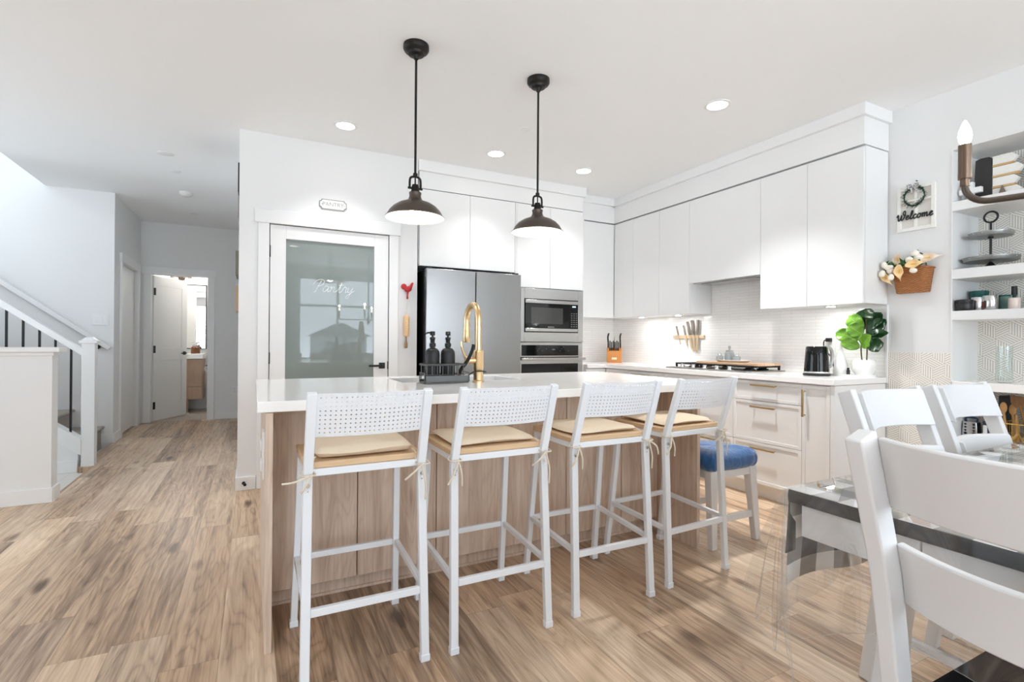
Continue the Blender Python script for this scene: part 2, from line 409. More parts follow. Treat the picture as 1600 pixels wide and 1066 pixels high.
    def path(s, pts, w, h, side=(1, 0, 0)):
        """rectangular section swept along a path; w along side, h across it"""
        P = [Vector(p) for p in pts]; m = len(P); rings = []; sd = Vector(side).normalized()
        for i, p in enumerate(P):
            d = (P[min(i+1, m-1)]-P[max(i-1, 0)]).normalized(); c = sd.cross(d).normalized()
            ww = w[i] if isinstance(w, (list, tuple)) else w; hh = h[i] if isinstance(h, (list, tuple)) else h
            rings.append([s.bm.verts.new(p+sd*a*ww/2+c*b*hh/2) for a, b in ((-1, -1), (1, -1), (1, 1), (-1, 1))])
        for i in range(m-1):
            A, Q = rings[i], rings[i+1]
            for k in range(4): s.bm.faces.new((A[k], A[(k+1) % 4], Q[(k+1) % 4], Q[k]))
        s.bm.faces.new(rings[0][::-1]); s.bm.faces.new(rings[-1])
        return s
    def ball(s, c, rx, ry=None, rz=None, n=16, M=None):
        ry = rx if ry is None else ry; rz = rx if rz is None else rz
        prof = [(math.cos(-PI/2+PI*i/(n//2)), math.sin(-PI/2+PI*i/(n//2))) for i in range(n//2+1)]
        T = Matrix.Translation(Vector(c)) @ (M if M else Matrix.Identity(4)) @ Matrix.Diagonal((rx, ry, rz, 1))
        prof[0] = (0, -1); prof[-1] = (0, 1)
        return s.lathe(prof, (0, 0, 0), n, M=T)
    def grid(s, f, nu, nv, uvf=None, skip=None, closeu=False):
        V = [[s.bm.verts.new(f(i/nu, j/nv)) for j in range(nv+1)] for i in range(nu+(0 if closeu else 1))]
        if uvf and s.uv is None: s.uv = s.bm.loops.layers.uv.new('UVMap')
        m = len(V)
        for i in range(nu):
            for j in range(nv):
                if skip and skip(i, j): continue
                fc = s.bm.faces.new((V[i][j], V[(i+1) % m][j], V[(i+1) % m][j+1], V[i][j+1]))
                if uvf:
                    for lp, (a, b) in zip(fc.loops, ((i, j), (i+1, j), (i+1, j+1), (i, j+1))): lp[s.uv].uv = uvf(a/nu, b/nv)
        return s
    def build(s, name, material, parent=None, bevel=0.0, segs=2, angle=40, solid=0.0, subsurf=0, smooth=True, local=False, offset=-1, weld=False):
        bm = s.bm
        if weld: bmesh.ops.remove_doubles(bm, verts=bm.verts, dist=1e-5)
        bmesh.ops.recalc_face_normals(bm, faces=bm.faces)
        base = Vector((0, 0, 0))
        if not local:
            if parent is not None:
                q = parent
                while q is not None: base += q.location; q = q.parent
            else:
                xs = [v.co for v in bm.verts]
                base = Vector(((min(p.x for p in xs)+max(p.x for p in xs))/2, (min(p.y for p in xs)+max(p.y for p in xs))/2, min(p.z for p in xs)))
                if 'keep' in name: base = Vector((0, 0, 0))
            for v in bm.verts: v.co -= base
        me = bpy.data.meshes.new(name); bm.to_mesh(me); bm.free()
        me.polygons.foreach_set('use_smooth', [smooth]*len(me.polygons))
        me.set_sharp_from_angle(angle=math.radians(angle))
        me.materials.append(material)
        o = bpy.data.objects.new(name, me); COL.objects.link(o)
        if parent is not None: o.parent = parent
        elif not local: o.location = base
        if solid:
            md = o.modifiers.new('thickness', 'SOLIDIFY'); md.thickness = solid; md.offset = offset
        if bevel:
            md = o.modifiers.new('soft_edges', 'BEVEL'); md.width = bevel; md.segments = segs; md.limit_method = 'ANGLE'; md.angle_limit = math.radians(50)
            md.harden_normals = False
        if subsurf:
            md = o.modifiers.new('smooth', 'SUBSURF'); md.levels = subsurf; md.render_levels = subsurf
        return o
def tag(o, label, cat, group=None):
    o['label'] = label; o['category'] = cat; o['kind'] = 'thing'
    if group: o['group'] = group
    return o
def thing(name, label, cat, loc=(0, 0, 0), rz=0.0, group=None):
    o = bpy.data.objects.new(name, None); COL.objects.link(o); o.empty_display_size = 0.05
    o.location = loc; o.rotation_euler = (0, 0, rz)
    return tag(o, label, cat, group)
def struct(o, label=None):
    o['kind'] = 'structure'
    if label: o['label'] = label
    return o
def copy_thing(root, loc, rz, label, group=None):
    r = root.copy(); COL.objects.link(r); r.location = loc; r.rotation_euler = (0, 0, rz); r['label'] = label
    if group: r['group'] = group
    for ch in list(root.children):
        c = ch.copy(); COL.objects.link(c); c.parent = r
        for g in list(ch.children):
            d = g.copy(); COL.objects.link(d); d.parent = c
    return r
# handwriting: strokes per letter, x-height = 1
SCRIPT = {
 'a': (1.15, [[(.85, .8), (.45, 1.0), (.1, .6), (.18, .1), (.5, .08), (.82, .6), (.88, .95), (.84, .3), (.95, .02), (1.2, .2)]]),
 'n': (1.2, [[(.0, .75), (.14, .97), (.17, .5), (.13, 0), (.2, .5), (.5, .98), (.66, .7), (.66, .2), (.8, .0), (1.2, .25)]]),
 't': (.8, [[(.0, .2), (.3, 1.0), (.4, 1.75), (.34, .5), (.42, .05), (.6, .02), (.85, .25)], [(.05, 1.2), (.4, 1.25), (.8, 1.32)]]),
 'r': (.95, [[(.0, .2), (.25, 1.1), (.33, .88), (.62, .9), (.6, .4), (.68, .02), (.95, .25)]]),
 'y': (1.1, [[(.0, .9), (.03, .3), (.25, .05), (.55, .4), (.72, .95), (.6, .0), (.4, -.85), (.05, -.95), (.1, -.5), (1.1, .4)]]),
 'P': (1.35, [[(.75, 1.9), (.5, .9), (.3, .0), (.05, -.1)], [(-.35, 1.1), (-.1, 1.75), (.6, 2.1), (1.2, 1.85), (1.15, 1.3), (.7, .95), (.4, 1.0)]]),
 'W': (1.85, [[(-.15, .9), (.1, 1.5), (.2, .9), (.3, .2), (.5, .0), (.75, .5), (.9, 1.3), (.9, .5), (1.1, .0), (1.45, .5), (1.62, 1.5), (1.5, 2.2), (1.2, 2.0), (1.3, 1.3), (1.85, 1.1)]]),
 'e': (.85, [[(.0, .3), (.45, .55), (.6, .82), (.4, 1.0), (.15, .7), (.18, .15), (.45, .0), (.85, .3)]]),
 'l': (.7, [[(.0, .25), (.4, 1.1), (.48, 1.85), (.28, 1.9), (.2, 1.1), (.22, .15), (.42, .0), (.7, .25)]]),
 'c': (.85, [[(.68, .8), (.45, 1.0), (.12, .6), (.18, .12), (.45, .0), (.85, .3)]]),
 'o': (1.0, [[(.5, 1.0), (.12, .7), (.15, .12), (.48, .0), (.78, .4), (.68, .92), (.45, .95), (.6, .78), (1.0, .85)]]),
 'm': (1.5, [[(.0, .8), (.12, .95), (.14, 0), (.2, .55), (.48, .98), (.58, .6), (.56, 0), (.64, .55), (.95, .98), (1.06, .6), (1.04, .15), (1.18, 0), (1.5, .3)]]),
}
def script_word(word, org, ex, ez, h, r, slant=0.15, depth=None, rise=0.0):
    """cursive word as thin tubes lying in the plane (ex, ez); h = x-height"""
    b = B(); x = 0.0; org, ex, ez = Vector(org), Vector(ex), Vector(ez); nrm = ex.cross(ez)
    for ch in word:
        w, strokes = SCRIPT[ch]
        for st in strokes:
            pts = [org+ex*((x+px+slant*pz)*h)+ez*((pz+(x+px)*rise)*h) for px, pz in st]
            b.tube(catmull(pts, 5), r, 6, flat=0.5, up=nrm)
        x += w
    return b
def text_mesh(txt, name, parent, org, M, size, material, depth=0.001, font_align='CENTER'):
    cu = bpy.data.curves.new(name, 'FONT'); cu.body = txt; cu.size = size; cu.extrude = depth; cu.align_x = font_align; cu.align_y = 'CENTER'
    tmp = bpy.data.objects.new('tmp', cu); COL.objects.link(tmp)
    bpy.context.view_layer.update()
    me = bpy.data.meshes.new_from_object(tmp.evaluated_get(bpy.context.evaluated_depsgraph_get()))
    bpy.data.objects.remove(tmp); bpy.data.curves.remove(cu)
    base = Vector((0, 0, 0)); q = parent
    while q is not None: base += q.location; q = q.parent
    me.transform(Matrix.Translation(Vector(org)-base) @ M)
    me.name = name; me.materials.clear(); me.materials.append(material)
    o = bpy.data.objects.new(name, me); COL.objects.link(o); o.parent = parent
    return o
FACE_NY = Matrix(((1, 0, 0, 0), (0, 0, -1, 0), (0, 1, 0, 0), (0, 0, 0, 1)))   # reads from -y
FACE_NX = Matrix(((0, 0, -1, 0), (-1, 0, 0, 0), (0, 1, 0, 0), (0, 0, 0, 1)))  # reads from -x
# ================================================================== SETTING
CH = 2.74
def slab(name, m, *boxes, bevel=0.0, label=None):
    b = B()
    for q in boxes: b.box(*q)
    return struct(b.build(name, m, bevel=bevel), label)
# floor: everything but the sunken landing at the foot of the stairs
slab('floor', FLOOR, (-1.26, 4.4, -3.2, 8.48, -0.12, 0), (-4.6, -1.26, -3.2, 4.68, -0.12, 0), (-1.37, -1.26, 5.74, 8.48, -0.12, 0))
slab('floor_landing', FTILE, (-4.6, -1.262, 4.68, 6.95, -0.16, -0.05))
slab('trim_1', wood('oak_nosing', [(0, lin((130, 100, 72))), (1, lin((190, 156, 120)))], 'y', 'x'), (-1.275, -1.258, 4.72, 5.76, -0.05, 0.001))
slab('floor_closet', FLOOR, (-2.3, -1.371, 7.06, 8.54, -0.12, -0.001))
slab('floor_bath', BTILE, (-2.1, -0.45, 8.48, 9.9, -0.12, -0.002))
slab('ceiling', CEIL, (-1.945, 4.6, -3.2, 8.55, CH, CH+0.3), (-4.6, -1.945, -3.2, 4.55, CH, CH+0.3), (-2.4, -1.945, 7.1, 8.55, CH, CH+0.3))
slab('ceiling_bath', CEIL, (-2.1, -0.4, 8.55, 9.95, 2.5, 2.6))
slab('ceiling_stairwell', CEIL, (-4.7, -1.9, 4.4, 7.1, 5.2, 5.3))
# walls
slab('wall_back_pantry', WALL, (-0.1, 0.1, 4.37, 4.49, 0, CH), (1.042, 1.285, 4.37, 4.49, 0, CH), (0.1, 1.042, 4.37, 4.49, 2.06, CH))
slab('wall_pantry_rear', WALL, (0.02, 1.27, 5.4, 5.5, 0, CH))
slab('wall_pantry_side', WALL, (1.27, 1.284, 4.49, 5.5, 0, CH))
slab('wall_hall_right', WALL, (-0.1, 0.02, 4.49, 8.54, 0, CH))
slab('wall_hall_end', WALL, (-1.46, -1.238, 8.42, 8.54, 0, CH), (-0.577, -0.1, 8.42, 8.54, 0, CH), (-1.238, -0.577, 8.42, 8.54, 2.03, CH))
slab('wall_hall_left', WALL, (-1.46, -1.36, 7.06, 7.30, 0, CH), (-1.46, -1.36, 8.18, 8.42, 0, CH), (-1.46, -1.36, 7.30, 8.18, 2.03, CH))
slab('wall_stair', WALL, (-4.7, -1.36, 6.95, 7.06, -0.2, 5.2))
slab('wall_upstairs', WALL, (-1.945, -1.845, 4.4, 6.95, CH+0.3, 5.2), (-4.7, -1.945, 4.4, 4.5, CH+0.3, 5.2))
slab('wall_back_kitchen', WALL, (1.285, 4.0, 4.94, 5.06, 0, CH))
slab('wall_right', WALL, (3.9, 4.02, 1.59, 4.94, 0, CH), (3.9, 4.4, -0.9, 1.59, 2.36, CH), (3.9, 4.02, -1.95, -0.9, 0, CH), (3.9, 4.02, -3.2, -2.85, 0, CH), (3.9, 4.02, -2.85, -1.95, 0, 0.2), (3.9, 4.02, -2.85, -1.95, 2.4, CH), (4.02, 4.4, -1.0, -0.9, 0, CH))
slab('wall_niche', HEXN, (4.252, 4.35, -0.9, 1.60, 0, 2.36))
slab('wall_niche_left', WALL, (4.02, 4.252, 1.59, 1.66, 0, 2.36))
slab('wall_rear', WALL, (-4.7, -2.4, -3.12, -3.0, 0, CH), (-0.8, 0.85, -3.12, -3.0, 0, CH), (3.3, 4.0, -3.12, -3.0, 0, CH),
     (0.85, 3.3, -3.12, -3.0, 0, 0.72), (0.85, 3.3, -3.12, -3.0, 2.52, CH), (-2.4, -0.8, -3.12, -3.0, 2.45, CH))
slab('wall_left', WALL, (-4.7, -4.5, 4.2, 4.8, -0.2, CH), (-4.7, -4.5, 5.8, 6.95, -0.2, CH), (-4.7, -4.5, 4.8, 5.8, -0.2, 0.1), (-4.7, -4.5, 4.8, 5.8, 2.3, CH), (-4.7, -4.5, -3.0, 2.8, 0, CH), (-4.7, -4.5, 2.8, 4.2, 0, 0.8), (-4.7, -4.5, 2.8, 4.2, 2.1, CH),
     (-4.7, -4.5, 4.4, 6.95, CH, 3.65), (-4.7, -4.5, 4.4, 4.85, 3.65, 4.95), (-4.7, -4.5, 6.75, 6.95, 3.65, 4.95), (-4.7, -4.5, 4.4, 6.95, 4.95, 5.2))
slab('wall_bath', WALL, (-0.52, -0.4, 8.54, 9.82, 0, 2.5), (-2.1, -0.4, 9.82, 9.94, 0, 2.5), (-2.2, -2.1, 8.54, 9.94, 0, 2.5))
slab('wall_closet', WALL, (-2.3, -2.2, 7.06, 8.54, 0, CH), (-2.2, -1.46, 8.42, 8.54, 0, CH))
# half wall by the stairs
slab('wall_half', WALL, (-2.9, -1.246, 4.615, 4.735, 0, 1.045))
slab('trim_2', TRIM, (-2.9, -1.202, 4.585, 4.765, 1.045, 1.078), (-2.9, -1.236, 4.605, 4.745, 1.02, 1.0448), bevel=0.003)
# windows behind the camera (some seen in reflections) and unseen ones at the sides
def window(name, axis, p, a0, a1, z0, z1, mull, rail=None):
    fw = 0.05; b = B()
    def bx(u0, u1, w0, w1, d=0.035):
        if axis == 'y': b.box(u0, u1, p-d, p+d, w0, w1)
        else: b.box(p-d, p+d, u0, u1, w0, w1)
    bx(a0, a1, z0, z0+fw); bx(a0, a1, z1-fw, z1); bx(a0, a0+fw, z0, z1); bx(a1-fw, a1, z0, z1)
    for k in mull: bx(k-fw/2, k+fw/2, z0, z1)
    if rail: bx(a0, a1, rail-fw/2, rail+fw/2)
    o = struct(b.build(name, TRIM, bevel=0.003))
    g = B()
    if axis == 'y': g.box(a0+.03, a1-.03, p-.004, p+.004, z0+.03, z1-.03)
    else: g.box(p-.004, p+.004, a0+.03, a1-.03, z0+.03, z1-.03)
    g.build('pane', PANE, o)
    return o
window('window_1', 'y', -3.06, 0.85, 3.3, 0.72, 2.52, (1.67, 2.48), 1.9)
window('window_2', 'y', -3.06, -2.4, -0.8, 0.02, 2.45, (-1.6,))
window('added_window_3', 'x', -4.6, 2.8, 4.2, 0.8, 2.1, (3.5,))  # unseen window added to bring daylight to the left side
window('added_window_6', 'x', -4.6, 4.8, 5.8, 0.1, 2.3, ())  # unseen entry glazing, added to light the hall and stair
window('window_5', 'x', 3.96, -2.85, -1.95, 0.2, 2.4, ())
window('window_4', 'x', -4.6, 4.85, 6.75, 3.65, 4.95, (5.8,))
# baseboards
BB = 0.10
def base(name, *boxes):
    return slab(name, TRIM, *boxes, bevel=0.002)
base('baseboard_pantry', (-0.112, 0.026, 4.355, 4.372, 0, BB), (-0.112, -0.098, 4.3725, 8.40, 0, BB))
base('baseboard_hall_end', (-0.48, -0.112, 8.405, 8.422, 0, BB))
base('baseboard_hall_left', (-1.362, -1.345, 6.94, 7.22, 0, BB), (-1.362, -1.345, 8.26, 8.405, 0, BB))
base('baseboard_stair', (-1.55, -1.345, 6.935, 6.952, 0, BB))
base('baseboard_half_wall', (-2.9, -1.235, 4.60, 4.617, 0, BB), (-1.252, -1.232, 4.6175, 4.75, 0, BB))
base('baseboard_right', (3.885, 3.902, 1.59, 1.95, 0, BB))
# door casings
slab('trim_3', TRIM, (0.03, 0.108, 4.35, 4.372, 0, 2.045), (1.036, 1.112, 4.35, 4.372, 0, 2.045), bevel=0.002)
slab('trim_4', TRIM, (0.005, 1.13, 4.342, 4.372, 2.045, 2.15), bevel=0.003)
slab('trim_5', TRIM, (-1.325, -1.238, 8.40, 8.422, 0, 2.03), (-0.577, -0.49, 8.40, 8.422, 0, 2.03), (-1.345, -0.475, 8.394, 8.422, 2.03, 2.13), bevel=0.002)
slab('trim_6', TRIM, (-1.362, -1.34, 7.22, 7.30, 0, 2.03), (-1.362, -1.34, 8.18, 8.26, 0, 2.03), (-1.362, -1.335, 7.20, 8.28, 2.03, 2.13), bevel=0.002)
# tile splashbacks, hexagon panel and the white edge strip where the tiles stop
slab('trim_7', TILR, (3.892, 3.901, 1.955, 4.94, 0.915, 1.72))
slab('trim_8', TILB, (3.05, 3.892, 4.932, 4.941, 0.915, 1.42))
slab('trim_9', TRIM, (3.885, 3.902, 1.943, 1.956, 0.875, 1.417), bevel=0.001)
slab('trim_10', HEXR, (3.896, 3.901, 1.592, 1.945, 0.10, 1.087))
slab('trim_11', TRIM, (3.895, 3.901, 1.585, 1.592, 0.1, 2.36))
# shelves of the niche and the thick counter with open shelf beneath
for i, (z0, z1) in enumerate(((1.978, 2.036), (1.552, 1.613), (1.295, 1.353))):
    slab('shelf_%s' % ('top', 'middle', 'bottom')[i], TRIM, (3.9, 4.252, -0.9, 1.59, z0, z1), bevel=0.002)
slab('shelf_counter', QUARTZ, (3.895, 4.252, -0.9, 1.59, 0.865, 0.914), bevel=0.002)
slab('shelf_low', TRIM, (3.90, 4.252, -0.9, 1.59, 0.50, 0.545), bevel=0.002)

# ------------------------------------------------------------------ pantry door
d = B()
for q in ((0.114, 0.226, 4.365, 4.405, 0.008, 2.04), (0.911, 1.030, 4.365, 4.405, 0.008, 2.04), (0.226, 0.911, 4.365, 4.405, 0.008, 0.22), (0.226, 0.911, 4.365, 4.405, 1.936, 2.04)): d.box(*q)
pd = struct(d.build('door_1', TRIM, bevel=0.002), 'white pantry door with a tall frosted glass pane')
pg, t_, b_ = nt('frosted_pane'); b_.inputs['Base Color'].default_value = (*lin((134, 143, 140)), 1); b_.inputs['Roughness'].default_value = 0.02
b_.inputs['IOR'].default_value = 1.5
g = B(); g.box(0.222, 0.915, 4.378, 4.388, 0.216, 1.94); g.build('glass_pane', pg, pd)
script_word('Pantry', (0.43, 4.376, 1.535), (1, 0, 0), (0, 0, 1), 0.048, 0.0017, slant=.3).build('lettering', mat('white_decal', (250, 250, 250), 0.5), pd)
h = B(); h.box(0.955, 1.005, 4.355, 4.366, 0.905, 0.955); h.cyl((0.98, 4.357, 0.93), (0.98, 4.325, 0.93), 0.009); h.bar((0.985, 4.322, 0.93), (0.865, 4.322, 0.93), 0.010, 0.017)
h.build('door_handle', BLACK, pd, bevel=0.001)
for z in (1.83, 1.0, 0.2):
    h = B(); h.cyl((0.110, 4.36, z-.045), (0.110, 4.36, z+.045), 0.0075); h.build('hinge', BLACK, pd)
h = B(); h.box(1.026, 1.034, 4.358, 4.37, 0.90, 0.965); h.build('strike_plate', BLACK, pd)
# ------------------------------------------------------------------ bathroom door, standing ajar
bd = bpy.data.objects.new('door_2', None); COL.objects.link(bd); bd.location = (-1.236, 8.50, 0); bd.rotation_euler = (0, 0, math.radians(61))
struct(bd, 'white two-panel bathroom door standing ajar')
DW = 0.68
b = B()
for x0, x1, z0, z1 in ((0, .11, .01, 2.02), (DW-.11, DW, .01, 2.02), (.11, DW-.11, .01, .24), (.11, DW-.11, .84, 1.02), (.11, DW-.11, 1.89, 2.02)): b.box(x0, x1, -.018, .018, z0, z1)
b.build('leaf', TRIM, bd, bevel=0.002, local=True)
for z0, z1 in ((.24, .84), (1.02, 1.89)):
    b = B(); b.box(.105, DW-.105, -.010, .010, z0-.005, z1+.005); b.build('panel', TRIM, bd, local=True)
b = B(); b.box(DW-.085, DW-.035, -.028, -.018, .91, .96); b.cyl((DW-.06, -.02, .935), (DW-.06, -.06, .935), .009); b.bar((DW-.055, -.058, .935), (DW-.17, -.058, .935), .01, .016)
b.build('door_handle', BLACK, bd, bevel=0.001, local=True)
for z in (1.80, 1.0, .22):
    b = B(); b.box(-.004, .032, -.024, -.017, z-.05, z+.05); b.cyl((0, -.024, z-.05), (0, -.024, z+.05), .008); b.build('hinge', BLACK, bd, local=True)
# closet door in the hall's left wall
b = B(); b.box(-1.425, -1.39, 7.305, 8.175, 0.01, 2.025)
cd_ = struct(b.build('door_3', TRIM, bevel=0.002), 'flat white closet door')
b = B(); b.box(-1.392, -1.372, 7.33, 7.36, 0.90, 0.97); b.build('door_handle', BLACK, cd_, bevel=0.002)

# ------------------------------------------------------------------ staircase
b = B()
rise, run = 0.195, 0.253
for k in range(9):
    x1 = -1.46 - k*run; z1 = 0.195 + k*rise
    b.box(x1-run, x1, 5.87, 6.948, z1-rise-(0.05 if k == 0 else 0.2), z1-0.03)
    b.box(x1-run-0.01, x1+0.03, 5.87, 6.948, z1-0.03, z1)
st = struct(b.build('staircase', CARPET, bevel=0.012), 'carpeted stair rising to the left')
sl = rise/run
b = B()   # closed stringer wall with cap, below the balusters
b.prism([(-1.385, -0.05), (-1.385, 0.152), (-3.5, 0.152+2.115*sl), (-3.5, -0.05)], 5.80, 5.87, 'xz')
struct(b.build('wall_stringer', WALL))
b = B(); b.prism([(-1.36, 0.10), (-1.36, 0.232), (-3.5, 0.232+2.14*sl), (-3.5, 0.232+2.14*sl-0.1)], 5.775, 5.80, 'xz'); b.prism([(-1.36, 0.225), (-1.36, 0.245), (-3.5, 0.245+2.14*sl), (-3.5, 0.225+2.14*sl)], 5.765, 5.885, 'xz')
struct(b.build('trim_12', TRIM))
base('baseboard_stringer', (-3.5, -1.385, 5.785, 5.802, -0.05, 0.055))
rl = thing('stair_railing', 'white stair railing with slim black balusters and square newel post', 'railing', (-1.312, 5.825, 0))
b = B(); b.box(-1.36, -1.265, 5.778, 5.872, -0.05, 1.10); b.build('newel_post', TRIM, rl, bevel=0.003)
b = B(); b.box(-1.378, -1.247, 5.76, 5.89, 1.10, 1.122); b.prism([(-1.372, 1.122), (-1.253, 1.122), (-1.29, 1.155), (-1.335, 1.155)], 5.79, 5.86, 'xz'); b.build('newel_cap', TRIM, rl, bevel=0.003)
b = B(); b.prism([(-1.36, 0.985), (-1.36, 1.05), (-3.5, 1.05+2.14*sl), (-3.5, 0.985+2.14*sl)], 5.795, 5.855, 'xz'); b.build('handrail', TRIM, rl, bevel=0.004)
for k in range(12):
    x = -1.443 - k*0.108; zb = 0.24+(-1.36-x)*sl; zt = 0.99+(-1.36-x)*sl
    b = B(); b.box(x-.0075, x+.0075, 5.8175, 5.8325, zb, zt); b.build('baluster', BLACK, rl)
wr = thing('stair_handrail', 'white handrail fixed along the stair wall on black brackets', 'handrail', (-1.4, 6.90, 1.03))
b = B(); b.prism([(-1.40, 1.018), (-1.37, 1.05), (-3.3, 1.05+1.93*sl), (-3.33, 1.0+1.93*sl)], 6.875, 6.925, 'xz'); b.build('handrail', TRIM, wr, bevel=0.006)
for x in (-1.50, -2.7):
    b = B(); z = 1.03+(-1.385-x)*sl; b.cyl((x, 6.951, z-.06), (x, 6.93, z-.06), .03); b.tube([(x, 6.935, z-.06), (x, 6.90, z-.05), (x, 6.90, z-.01)], .008); b.build('bracket', BLACK, wr)
# ================================================================== KITCHEN
GLOW = mat('lamp_glow', (255, 246, 232), 0.5, emit=14)
def front_nx(x, y0, y1, z0, z1, slim=True, t=0.02, g=0.0016, fr=0.022):
    b = B(); y0 += g; y1 -= g; z0 += g; z1 -= g
    if not slim: b.box(x, x+t, y0, y1, z0, z1); return b
    b.box(x, x+t, y0, y0+fr, z0, z1); b.box(x, x+t, y1-fr, y1, z0, z1); b.box(x, x+t, y0+fr, y1-fr, z0, z0+fr); b.box(x, x+t, y0+fr, y1-fr, z1-fr, z1)
    b.box(x+.006, x+t, y0+fr, y1-fr, z0+fr, z1-fr)
    return b
def front_ny(y, x0, x1, z0, z1, slim=True, t=0.02, g=0.0016, fr=0.022):
    b = B(); x0 += g; x1 -= g; z0 += g; z1 -= g
    if not slim: b.box(x0, x1, y, y+t, z0, z1); return b
    b.box(x0, x0+fr, y, y+t, z0, z1); b.box(x1-fr, x1, y, y+t, z0, z1); b.box(x0+fr, x1-fr, y, y+t, z0, z0+fr); b.box(x0+fr, x1-fr, y, y+t, z1-fr, z1)
    b.box(x0+fr, x1-fr, y+.006, y+t, z0+fr, z1-fr)
    return b
def pull_nx(x, y0, y1, z, parent, m=PULL, vert=None):
    b = B()
    if vert is None:
        b.box(x-.034, x-.024, y0, y1, z-.006, z+.006)
        for yy in (y0+.012, y1-.012): b.cyl((x-.026, yy, z), (x+.001, yy, z), .004, n=8)
    else:
        b.box(x-.034, x-.024, y0-.006, y0+.006, vert[0], vert[1])
        for zz in (vert[0]+.012, vert[1]-.012): b.cyl((x-.026, y0, zz), (x+.001, y0, zz), .004, n=8)
    return b.build('handle', m, parent, bevel=0.001)
XB, XU = 3.31, 3.60
def base_unit(label, y0, y1, fronts, x=XB, end=False):
    c = thing('base_cabinet', label, 'cabinet', (3.6, (y0+y1)/2, 0), group=None)
    ys = y0+.0275 if end else y0
    b = B(); b.box(x+.022, 3.89, ys, y1, 0.105, 0.872); b.box(x+.072, 3.89, ys, y1, 0.0, 0.1045)
    if end: b.box(x-.0, 3.89, y0-.0, y0+.027, 0.0, 0.872)
    b.build('carcass', CAB, c)
    for kind, a0, a1, z0, z1, hd in fronts:
        f = front_nx(x, a0, a1, z0, z1).build(kind, CAB, c, bevel=0.001)
        if hd:
            if hd[0] == 'h': pull_nx(x, hd[1], hd[2], hd[3], f)
            else: pull_nx(x, hd[1], 0, 0, f, vert=(hd[2], hd[3]))
    return c
Z1, Z2, Z3, ZT = 0.113, 0.416, 0.719, 0.866
base_unit('narrow white base cabinet at the counter end with a tall vertical gold pull', 1.955, 2.173, [('door', 1.984, 2.173, Z1, ZT, ('v', 2.150, .652, .835))], end=True)
base_unit('white three-drawer base cabinet beside the narrow end cabinet, short gold pulls', 2.173, 2.723,
    [('drawer', 2.173, 2.723, Z3, ZT, ('h', 2.350, 2.552, .836)), ('drawer', 2.173, 2.723, Z2, Z3, ('h', 2.355, 2.553, .676)), ('drawer', 2.173, 2.723, Z1, Z2, ('h', 2.357, 2.555, .372))])
base_unit('white base cabinet under the gas cooktop', 2.723, 3.456,
    [('drawer_front', 2.723, 3.456, Z3, ZT, None), ('drawer', 2.723, 3.456, Z2, Z3, ('h', 2.80, 3.38, .676)), ('drawer', 2.723, 3.456, Z1, Z2, ('h', 2.80, 3.38, .372))])
base_unit('white base cabinet left of the cooktop with a dark bar pull on its top drawer', 3.456, 3.96,
    [('drawer', 3.456, 3.96, Z3, ZT, ('h', 3.65, 3.86, .832)), ('drawer', 3.456, 3.96, Z2, Z3, ('h', 3.60, 3.81, .676)), ('drawer', 3.456, 3.96, Z1, Z2, ('h', 3.60, 3.81, .372))])
base_unit('white base cabinet at the inner corner of the counter', 3.96, 4.32, [('door', 3.96, 4.315, Z1, ZT, ('v', 4.07, .63, .826))])
cb = thing('base_cabinet', 'short white base cabinet on the back wall between oven tower and corner', 'cabinet', (3.18, 4.6, 0))
b = B(); b.box(3.06, 3.38, 4.342, 4.92, .105, .872); b.box(3.06, 3.38, 4.40, 4.92, 0, .105); b.build('carcass', CAB, cb)
front_ny(4.32, 3.06, 3.305, Z1, ZT).build('door', CAB, cb, bevel=0.001)
b = B(); b.prism([(3.29, 1.947), (3.885, 1.947), (3.885, 1.958), (3.891, 1.958), (3.891, 4.931), (3.060, 4.931), (3.060, 4.295), (3.29, 4.295)], .875, .915)
tag(b.build('kitchen_countertop', QUARTZ, bevel=0.003), 'white quartz worktop running along the tiled right wall into the corner', 'countertop')

# upper cabinets
ZU0, ZU1 = 1.417, 2.465
def upper(label, y0, y1, doors, z0=ZU0, pucks=(), name='upper_cabinet'):
    c = thing(name, label, 'cabinet', (3.75, (y0+y1)/2, z0))
    b = B(); b.box(XU+.022, 3.89, y0, y1, z0, ZU1); 
    b.build('carcass', CAB, c)
    for a0, a1 in doors: front_nx(XU, a0, a1, z0-.004, ZU1-.008, slim=False, g=.0014).build('door', CAB, c, bevel=0.001)
    for py in pucks:
        q = B(); q.cyl((3.69, py, z0-.009), (3.69, py, z0+.002), .036, n=24); p = q.build('puck_light', CHROME, c)
        q = B(); q.cyl((3.69, py, z0-.011), (3.69, py, z0-.008), .028, n=24); q.build('lens', GLOW, p)
        lamp('puck_lamp', (3.69-3.75, py-(y0+y1)/2, -.014), PUCKW, WARM, .05, parent=c)
    return c
PUCKW = 1.35
upper('white upper cabinet with two flat doors above kettle and potted plant', 1.947, 2.715, [(1.947, 2.331), (2.331, 2.715)], pucks=(2.21,))
hd = upper('shorter white hood cabinet above the cooktop with a grey metal underside', 2.715, 3.458, [(2.715, 3.458)], z0=1.695, name='hood_cabinet')
b = B(); b.box(3.63, 3.885, 2.735, 3.438, 1.686, 1.694); b.box(3.66, 3.86, 2.80, 3.37, 1.681, 1.687); b.build('hood_insert', STEEL, hd)
upper('white upper cabinet with two flat doors left of the hood', 3.458, 4.236, [(3.458, 3.849), (3.849, 4.236)], pucks=(3.68, 4.20))
upper('narrow white upper cabinet in the room corner', 4.236, 4.93, [(4.236, 4.555)])
cu_ = thing('upper_cabinet', 'white upper cabinet on the back wall between oven tower and corner', 'cabinet', (3.32, 4.75, ZU0))
b = B(); b.box(3.060, 3.62, 4.582, 4.93, ZU0, ZU1); b.build('carcass', CAB, cu_)
